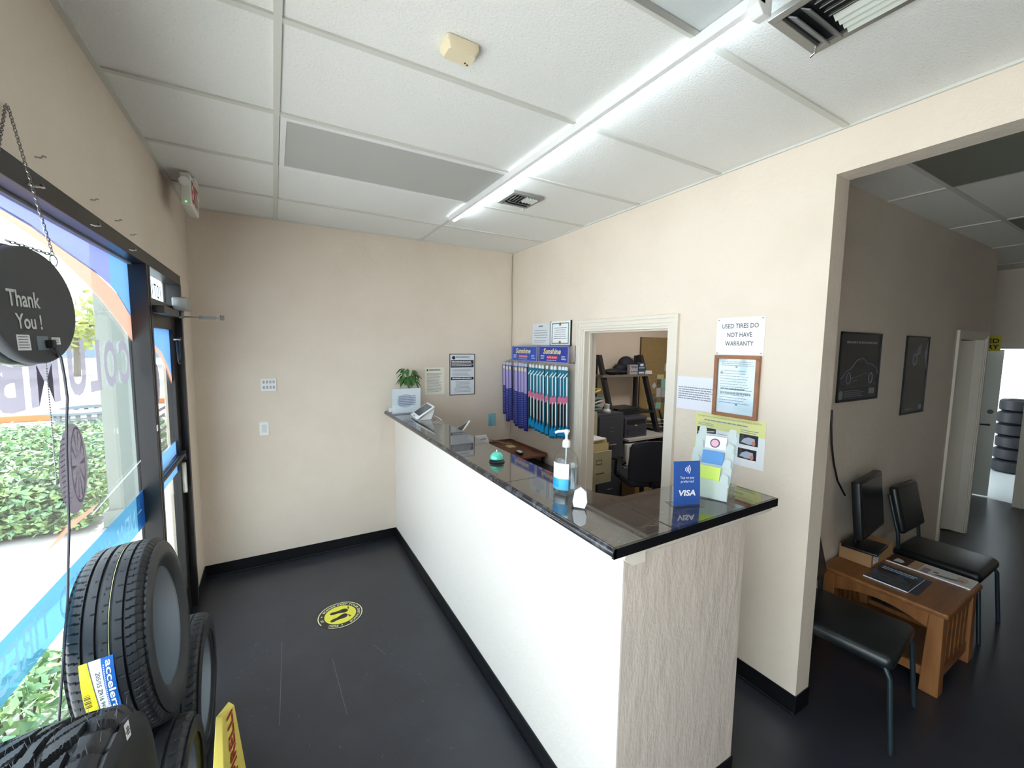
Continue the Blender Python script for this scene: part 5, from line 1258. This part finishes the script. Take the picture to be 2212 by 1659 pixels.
text('TN760', (4.73, 3.9945, 1.63), X3, Z3, .115, .034, BLACKINK, b1, bold=.02)
m = MB()
for k in range(3): m.box(4.68+k*.04, 4.70+k*.04, 3.9935, 3.995, 1.56, 1.575)
m.build('print', BLACKINK, b1)
b2_ = thing('toner_box', 'dark teal box beside the TN760 box on the top ladder shelf', 'box', (4.87, 4.02, 1.53))
box('carton', M('box_teal', (32, 66, 92), .4), 4.805, 4.945, 3.995, 4.05, 1.531, 1.685, b2_, bevel=.002)
m = MB().box(4.845, 4.905, 3.9935, 3.995, 1.64, 1.672).box(4.82, 4.93, 3.9935, 3.995, 1.612, 1.622); lines(m, V(4.82, 3.994, 1.57), X3, Z3, .11, .03, 1, .8, .0006, 4); m.build('print', WHITEP, b2_)
m = MB()
for k in range(4): m.slab((4.95, 4.0-.004*k, 1.531+.011*k), V(1, .05*k, 0), V(-.05*k, 1, 0), .14, .08, .009)
tag(m.build('envelope_stack', PAPER), 'small stack of white envelopes at the right end of the top shelf', 'papers')
m = MB()
for k in range(3): m.slab((4.32+.02*k, 3.88, 1.046+.018*k), V(1, .06*(k-1), 0), V(-.06*(k-1), 1, 0), .42, .28, .014)
tag(m.build('binder_stack', M('binder_green_black', (34, 44, 42), .4)), 'dark binders stacked on the middle ladder shelf above the printer', 'binders')
pr = thing('laser_printer', 'dark grey laser printer on the ladder shelf', 'printer', (4.49, 3.85, .76))
PG = M('printer_grey', (58, 62, 74), .4)
MB().rbox(4.485, 3.86, .89, .395, .34, .26, .012).build('printer_body', PG, pr, smooth=True)
MB().box(4.33, 4.64, 3.682, 3.69, .935, .985).build('output_slot', BLKP, pr)
MB().rbox(4.485, 3.84, 1.005, .375, .30, .028, .008).build('scanner_lid', M('printer_dark', (34, 36, 44), .35), pr, smooth=True) if 0 else MB().box(4.34, 4.63, 3.684, 3.6895, .79, .87).build('paper_tray', M('printer_tray', (50, 54, 66), .4), pr)
MB().box(4.46, 4.50, 3.686, 3.6895, .905, .918).build('badge', M('badge_grey', (180, 182, 190), .3), pr)
ct = thing('crt_monitor', 'old white boxy monitor standing under the printer shelf', 'monitor', (4.5, 3.75, .43))
CW = M('crt_white', (198, 200, 196), .5)
MB().rbox(4.44, 3.62, .575, .40, .05, .27, .014).prism([(-.17, -.12), (.17, -.12), (.12, .10), (-.12, .10)], (4.44, 3.645, .575), X3, Z3, -.3).build('case', CW, ct, smooth=True)
MB().box(4.285, 4.595, 3.592, 3.597, .475, .675).build('screen', M('crt_screen', (104, 118, 126), .15), ct)
lt_ = thing('low_table', 'low grey table holding the old monitor', 'table', (4.5, 3.75, 0))
box('table_top', M('low_table_grey', (120, 118, 114), .5), 4.21, 4.95, 3.605, 4.15, .405, .43, lt_)
for x, y in ((4.235, 3.64), (4.92, 3.64), (4.235, 4.12), (4.92, 4.12)): box('leg', BLKP, x-.015, x+.015, y-.015, y+.015, 0, .405, lt_)
bx_ = thing('cardboard_box', 'tall brown cardboard box on the office floor by the chair', 'box', (4.2, 3.45, 0))
box('carton', M('cardboard', (150, 118, 78), .7), 4.16, 4.46, 3.37, 3.58, .0, .30, bx_, bevel=.003)
m = MB().slab((4.17, 3.38, .302), V(1, .0, .0), V(0, 1, .0), .27, .19, .01); tag(m.build('paper_stack', M('grey_papers', (170, 170, 168), .6)), 'flat grey papers on the brown office box', 'papers')
od_ = thing('office_desk', 'dark brown office desk below the cork board', 'desk', (5.45, 3.85, 0))
DB = M('desk_brown', (44, 30, 26), .3)
box('desktop', DB, 5.07, 5.84, 3.35, 4.25, .735, .765, od_, bevel=.003)
box('side_panel', DB, 5.08, 5.105, 3.38, 4.24, 0, .735, od_); box('side_panel', DB, 5.805, 5.83, 3.38, 4.24, 0, .735, od_); box('modesty_panel', DB, 5.105, 5.805, 4.18, 4.2, .2, .735, od_)
tag(box('keyboard', M('keyboard_white', (206, 210, 212), .4), 5.12, 5.55, 3.55, 3.72, .766, .785, bevel=.004), 'white keyboard lying on the dark office desk', 'keyboard')
m = MB().prism([(-.10, 0), (.10, 0), (.12, .22), (-.06, .24)], (5.58, 4.05, .767), V(1, -.3, 0), V(0, .25, 1), .003)
tag(m.build('letter', M('letter_pale', (204, 210, 214), .6)), 'pale letter leaning against the cork board on the desk', 'paper')
m = MB().prism([(-.02, 0), (.03, 0), (.012, .26), (-.002, .26)], (5.36, 4.0, .767), V(1, -.5, 0), V(-.35, .1, 1), .02)
tag(m.build('tape_dispenser', BLKP), 'black upright desk holder leaning on the office desk', 'holder')
ppr = thing('letter_tray', 'white letter tray at the back of the office desk', 'tray', (5.25, 4.1, .766))
for k in range(3): MB().box(5.13, 5.38, 3.98, 4.2, .766+.05*k, .771+.05*k).build('tray_level', M('tray_white', (196, 200, 196), .5), ppr)
for x in (5.13, 5.376): box('post', M('tray_white', (196, 200, 196), .5), x, x+.004, 4.19, 4.2, .766, .88, ppr)
cbd = thing('cork_board', 'tall cork board on the office wall covered with notes', 'board', (5.5, 4.29, .9))
box('cork', M('cork', (164, 142, 98), .9, noise=(60, (148, 124, 82), .35, .65)), 5.16, 5.845, 4.283, 4.298, .80, 2.045, cbd)
MB().box(5.15, 5.16, 4.28, 4.299, .80, 2.045).build('edge_frame', M('cork_edge', (90, 64, 42), .5), cbd)
nx = lambda p: 5.56+(p-1425)*.0104
nz = lambda q: 1.645-(q-787)*.00705
mint, cream = M('note_mint', (156, 206, 190), .6), M('note_cream', (214, 212, 156), .6)
npap, photo, lime = M('note_white', (200, 206, 208), .6), M('note_photo', (130, 128, 128), .5, noise=(40, (70, 70, 74), .4, .6)), M('note_lime', (140, 214, 50), .5)
NL = [(1436, 1449, 786, 802, npap, 'white note alone highest on the cork board'), (1421, 1435, 809, 818, cream, 'cream note just above the mint square'), (1430, 1443, 818, 839, mint, 'large mint note square in the upper cluster'),
      (1444, 1450, 807, 824, npap, 'narrow white note right of the mint square'), (1411, 1420, 826, 838, npap, 'tilted white note left of the cluster'), (1421, 1429.6, 820, 835, photo, 'grey photo clipping left of the mint square'),
      (1421, 1430, 838, 857, npap, 'white note below the grey clipping'), (1431, 1441, 840, 858, M('note_blue_white', (184, 194, 204), .6), 'bluish white note below the mint square'), (1411, 1419, 849, 857, M('note_brown', (120, 112, 98), .5), 'small brown card left of the white notes'),
      (1401, 1404.5, 849, 861, cream, 'narrow cream note against the ladder post'), (1413, 1422, 860, 868, photo, 'small photo clipping above the lime note'), (1432, 1443, 860, 871, photo, 'photo clipping below the bluish note'),
      (1404, 1410, 868, 878, cream, 'cream square left of the lime note'), (1411.5, 1418, 875, 880, lime, 'small bright lime green note'), (1420, 1431, 869, 882, mint, 'mint square right of the lime note'),
      (1440, 1447, 872, 889, npap, 'tall white note lowest on the right'), (1444.5, 1450, 826, 853, npap, 'long white strip at the right of the cluster')]
for i, (a, b, q0, q1, mt_, lb) in enumerate(NL):
    yy = 4.282-.0012*(i % 3); m = MB(); cxn, czn = nx((a+b)/2), nz((q0+q1)/2); hw, hh_ = (nx(b)-nx(a))/2, (nz(q0)-nz(q1))/2
    an = math.radians(38) if i == 4 else math.radians((i*37 % 7)-3); u_ = V(math.cos(an), 0, math.sin(an)); v_ = V(-math.sin(an), 0, math.cos(an))
    m.slab(V(cxn, yy, czn), u_, v_, 2*hw*(.8 if i == 4 else 1), 2*hh_*(.8 if i == 4 else 1), .0008, cen=True)
    tag(m.build('note', mt_), lb, 'note', 'notes pinned to the cork board')
# office chair
oc = Matrix.Translation((3.98, 3.08, 0)) @ Matrix.Rotation(math.radians(-22), 4, 'Z')
ch_ = thing('office_chair', 'black high-backed office chair just inside the doorway', 'chair', mat4=oc)
CF = M('chair_fabric', (26, 30, 42), .75)
m = MB(); n1, n2 = 12, 10; G_ = []
for side in (0, 1):
    g_ = []
    for j in range(n2+1):
        z = .50+.43*j/n2; ww = .235*(1-.10*abs(j/n2-.35))*(1 if j < n2-1 else (.93 if j == n2-1 else .80)); row = []
        for i in range(n1+1):
            t = -1+2*i/n1; row.append(m.bm.verts.new((t*ww, -.20+.05*(t*t)+.03*(j/n2)*-1+(.05 if side else 0), z-(.03*t*t if j == n2 else 0))))
        g_.append(row)
    G_.append(g_)
for g_ in G_:
    for j in range(n2):
        for i in range(n1): m.bm.faces.new((g_[j][i], g_[j][i+1], g_[j+1][i+1], g_[j+1][i]))
F_, B_ = G_
per = lambda g_: g_[0]+[r[-1] for r in g_[1:]]+g_[-1][::-1][1:]+[r[0] for r in g_[::-1][1:-1]]
a_, b_ = per(F_), per(B_)
for i in range(len(a_)): m.bm.faces.new((a_[i], a_[(i+1) % len(a_)], b_[(i+1) % len(a_)], b_[i]))
m.build('backrest', CF, ch_, smooth=True, world=False)
MB().rbox(0, .06, .47, .48, .46, .08, .03).build('seat', CF, ch_, smooth=True, world=False)
MB().tube([(0, -.19, .60), (0, -.16, .44), (0, .0, .42)], .02, 8).cyl((0, .04, .12), (0, .04, .43), .025).build('support_column', BLKP, ch_, smooth=True, world=False)
for s_ in (-1, 1): MB().tube([(s_*.23, .12, .46), (s_*.28, .12, .50), (s_*.28, .10, .68), (s_*.28, -.02, .70), (s_*.28, -.14, .69)], .016, 8).build('armrest', BLKP, ch_, smooth=True, world=False)
for k in range(5):
    a = 2*PI*k/5+.3; m = MB().tube([(0, .04, .12), (.28*math.cos(a), .04+.28*math.sin(a), .075)], .018, 8)
    lg = m.build('base_leg', BLKP, ch_, smooth=True, world=False); MB().cyl((.28*math.cos(a)-.015, .04+.28*math.sin(a), .032), (.28*math.cos(a)+.015, .04+.28*math.sin(a), .032), .031).build('caster', BLKP, lg, smooth=True, world=False)
m = MB().box(3.95, 4.03, 4.05, 4.09, 0, 2.4) ; m.bm.free()
tag(MB().prism([(0, 0), (.05, 0), (.17, 1.05), (.0, 1.05)], (3.86, 4.27, 1.4), X3, Z3, .03).build('dark_drape', M('drape_black', (20, 16, 20), .8)), 'dark drape hanging at the office wall by the left jamb', 'curtain')
for z in (.72, .93): MB().cyl((XR+.03, 2.6505, z), (XR+.03, 2.648, z), .008, n=12).build('strike_hole', BLKP, None) if 0 else None

# ================================================================== HALLWAY FURNITURE
def hall_chair(label, x, y, rz=0):
    t = thing('side_chair', label, 'chair', (x, y, 0), rz, 'black vinyl side chairs in the hall')
    VY = M('vinyl_black_green', (20, 25, 27), .32, spec=.5, bump=(90, .05)); TB = M('chair_tube', (42, 56, 64), .35, metal=.3)
    b = bmesh.new(); bmesh.ops.create_cube(b, size=1)
    m = MB().rbox(0, .01,   .415, .44, .45, .075, .034, seg=5); m.build('seat', VY, t, smooth=True, world=False)
    mt_ = Matrix.Translation((0, .235, .72)) @ Matrix.Rotation(math.radians(-13), 4, 'X')
    m = MB().rbox(0, 0, 0, .40, .055, .34, .026, seg=5, m=mt_)
    m.build('backrest', VY, t, smooth=True, world=False); b.free()
    for s in (-1, 1):
        MB().tube([(s*.16, -.12, .408), (s*.19, -.15, .405), (s*.205, -.185, .39), (s*.212, -.205, .35), (s*.225, -.235, .0)], .0115, 10).build('front_leg', TB, t, smooth=True, world=False)
        MB().tube([(s*.185, .285, .82), (s*.19, .27, .76), (s*.195, .215, .55), (s*.20, .20, .40), (s*.21, .245, .0)], .0115, 10).build('rear_leg', TB, t, smooth=True, world=False)
    MB().tube([(-.19, -.15, .406), (-.20, .20, .40), (.20, .20, .40), (.19, -.15, .406)], .010, 8, True).build('seat_frame', TB, t, smooth=True, world=False)
    return t
hall_chair('black vinyl side chair in the foreground, its seat showing past the opening', 3.18, .90, math.radians(6))
hall_chair('black vinyl side chair with its back showing beyond the oak table', 4.66, .90, math.radians(0))
et = thing('end_table', 'oak end table with curved apron and slatted sides', 'table', (3.91, .94, 0))
OAK = M('oak_stain', (146, 96, 52), .38, wood=((116, 70, 36), (.8, 8, 8))); OAK2 = M('oak_leg', (160, 108, 62), .4, wood=((132, 84, 46), (6, 6, .8)))
box('table_top', OAK, 3.60, 4.21, .635, 1.235, .455, .485, et, bevel=.009)
for x, y in ((3.645, .685), (4.165, .685), (3.645, 1.185), (4.165, 1.185)):
    m = MB(); m.faces([V(x+sx*a, y+sy*a, z) for z, a in ((0, .040), (.455, .030)) for sx, sy in ((-1, -1), (1, -1), (1, 1), (-1, 1))], [(0, 3, 2, 1), (4, 5, 6, 7), (0, 1, 5, 4), (1, 2, 6, 5), (2, 3, 7, 6), (3, 0, 4, 7)]); m.build('leg', OAK2, et, bevel=.004)
# x-side aprons face the hall and the room
arch = lambda L_, h0, h1: [(0, 0), (0, -h0)]+[(L_*i/12, -(h0-(h0-h1)*(math.sin(PI*i/12)**1.0))) for i in range(1, 12)]+[(L_, -h0), (L_, 0)]
for y in (.66, 1.19): MB().box(3.67, 4.14, y, y+.02, .39, .455).build('apron', OAK2, et)
for x in (3.63, 4.16): MB().prism(arch(.45, .10, .05), (x, .71, .455), Y3, Z3, .018).build('apron', OAK2, et)
for y in (.66, 1.19):
    MB().box(3.67, 4.14, y, y+.02, .07, .13).build('side_rail', OAK, et)
    for k in range(6): MB().box(3.685+.075*k, 3.735+.075*k, y+.004, y+.016, .13, .39).build('slat', OAK, et)
for x in (3.635, 4.155): MB().box(x, x+.02, .71, 1.16, .07, .12).build('side_rail', OAK2, et)
box('lower_shelf', OAK, 3.66, 4.15, .70, 1.17, .075, .095, et, bevel=.003)
cb2 = thing('cardboard_box', 'small tan cardboard box under the black monitor', 'box', (3.97, 1.13, .485))
KB = M('kraft_card', (166, 126, 86), .65)
box('carton', KB, 3.83, 4.17, 1.05, 1.225, .486, .585, cb2, bevel=.002)
m = MB().slab((3.86, 1.0495, .505), X3, Z3, .075, .065, .0006); m.build('shipping_label', PAPER, cb2)
m = MB(); lines(m, V(3.865, 1.0485, .565), X3, Z3, .065, .05, 4, .4, .0004, 91); m.build('print', GREYINK, cb2)
mn = Matrix.Translation((3.90, 1.115, .586)) @ Matrix.Rotation(math.radians(6), 4, 'Z')
mo = thing('computer_monitor', 'black computer monitor turned off on the cardboard box', 'monitor', mat4=mn)
MB().rbox(0, .0, .009, .24, .19, .018, .006).build('stand_base', BLKP, mo, smooth=True, world=False)
MB().rbox(0, .045, .09, .06, .025, .17, .008).build('neck', BLKP, mo, smooth=True, world=False)
mm = Matrix.Translation((0, .0, .295)) @ Matrix.Rotation(math.radians(-6), 4, 'X')
MB().rbox(0, 0, 0, .47, .05, .37, .01, m=mm).build('screen_housing', BLKP, mo, smooth=True, world=False)
MB().box(-.218, .218, -.0265, -.0255, -.163, .168, mm).build('screen', M('screen_off', (8, 10, 18), .12), mo, world=False)
# magazines on the table
ma = thing('magazine', 'blue and grey booklet with white title on the oak table', 'magazine', (3.75, .82, .486))
u_ = -Y3; v_ = X3.copy()
o = V(3.68, 1.035, .4865)
MB().slab(o, u_, v_, .21, .275, .006).build('pages', PAPER, ma)
MB().slab(o+Z3*.006, u_, v_, .21, .275, .0008).build('cover', M('cover_blue', (56, 84, 116), .25, noise=(9, (34, 38, 46), .4, .6)), ma)
MB().prism([(.0, .02), (.0, .10), (.05, .16), (.12, .17), (.19, .12), (.20, .02)], o+Z3*.0069, u_, v_, .0003).build('cover_picture', M('cover_grey', (40, 42, 46), .3, noise=(20, (86, 90, 98), .4, .65)), ma)
text('Your Tires', o+u_*.075+v_*.242+Z3*.007, u_, v_, .11, .018, WHITEP, ma, lift=.0006) if 0 else None
m = MB(); lines(m, o+u_*.02+v_*.255+Z3*.007, u_, v_, .17, .05, 2, .6, .0004, 92, .1); m.build('title_print', M('title_pale', (190, 204, 220), .4), ma)
ma2 = thing('magazine', 'dark booklet lying under the blue one on the oak table', 'magazine', (3.8, .78, .4855))
MB().slab(V(3.69, 1.0, .4856), V(.03, -1, 0), V(1, .03, 0), .215, .272, .0008).build('cover', M('cover_navy', (40, 44, 66), .3), ma2)
mb3 = thing('catalog', 'long tire catalog with a brown end on the oak table', 'magazine', (4.0, .9, .486))
u_ = V(.93, -.37, 0).normalized(); v_ = V(.37, .93, 0).normalized(); o = V(3.865, .905, .4862)
u_ = -Y3; v_ = X3.copy(); o = V(4.045, 1.045, .4862)
MB().slab(o, u_, v_, .39, .16, .007).build('pages', PAPER, mb3)
MB().slab(o+Z3*.007, u_, v_, .39, .16, .0006).build('cover', M('catalog_white', (206, 204, 198), .35), mb3)
MB().slab(o+Z3*.0077, u_, v_, .105, .16, .0004).build('brown_panel', M('catalog_brown', (66, 34, 24), .35), mb3)
MB().slab(o+u_*.105+Z3*.0077, u_, v_, .05, .16, .0004).build('photo_panel', M('catalog_tan', (186, 150, 110), .35), mb3)
m = MB().prism([(.03, .03), (.07, .03), (.08, .06), (.06, .09), (.035, .09)], o+Z3*.0082, u_, v_, .0004); m.build('cover_badge', M('badge_offwhite', (222, 222, 220), .4), mb3)
m = MB().slab(o+u_*.165+v_*.012+Z3*.0077, u_, v_, .035, .04, .0004).slab(o+u_*.165+v_*.058+Z3*.0077, u_, v_, .035, .04, .0004); m.build('product_tile', M('tile_mauve', (160, 118, 120), .4), mb3)
m = MB().prism([(.22, .02), (.30, .035), (.36, .08), (.30, .06), (.24, .045)], o+Z3*.0077, u_, v_, .0004).prism([(.215, .06), (.24, .06), (.235, .085), (.215, .08)], o+Z3*.0077, u_, v_, .0004); m.build('product_pattern', M('tile_dark', (86, 88, 88), .4), mb3)
m = MB(); lines(m, o+u_*.315+v_*.13+Z3*.0077, u_, v_, .05, .10, 5, .5, .0004, 93); m.build('small_print', M('orange_print', (206, 130, 90), .5), mb3)

# ================================================================== FLOOR MARKS
m = MB(); rr = random.Random(4)
for k in range(170):
    x, y = (rr.gauss(.35, .12), rr.gauss(2.75, .35)) if k % 2 else (rr.gauss(1.0, .18), rr.gauss(2.5, .45))
    if x > 1.45 or x < .3: continue
    a = rr.random()*6.28; l_ = .004+.02*rr.random()**3; w2_ = .0012
    u1 = V(math.cos(a), math.sin(a), 0); v1 = V(-u1.y, u1.x, 0); p = V(x, y, .0004)
    m.faces([p, p+u1*l_, p+u1*l_+v1*w2_, p+v1*w2_], [(0, 1, 2, 3)])
o = m.build('floor_scuffs', M('scuff_grey', (118, 120, 128), .5)); o['kind'] = 'structure'
m = MB()
for x0_, y0_, x1_, y1_ in ((.52, 2.85, .50, 2.2), (.78, 2.55, .80, 2.1), (1.02, 2.55, 1.07, 2.42)): 
    d_ = V(x1_-x0_, y1_-y0_, 0).normalized(); s_ = V(-d_.y, d_.x, 0)*.0008; p, q = V(x0_, y0_, .0004), V(x1_, y1_, .0004); m.faces([p-s_, q-s_, q+s_, p+s_], [(0, 1, 2, 3)])
o = m.build('floor_seams', M('scuff_grey', (118, 120, 128), .5)); o['kind'] = 'structure'
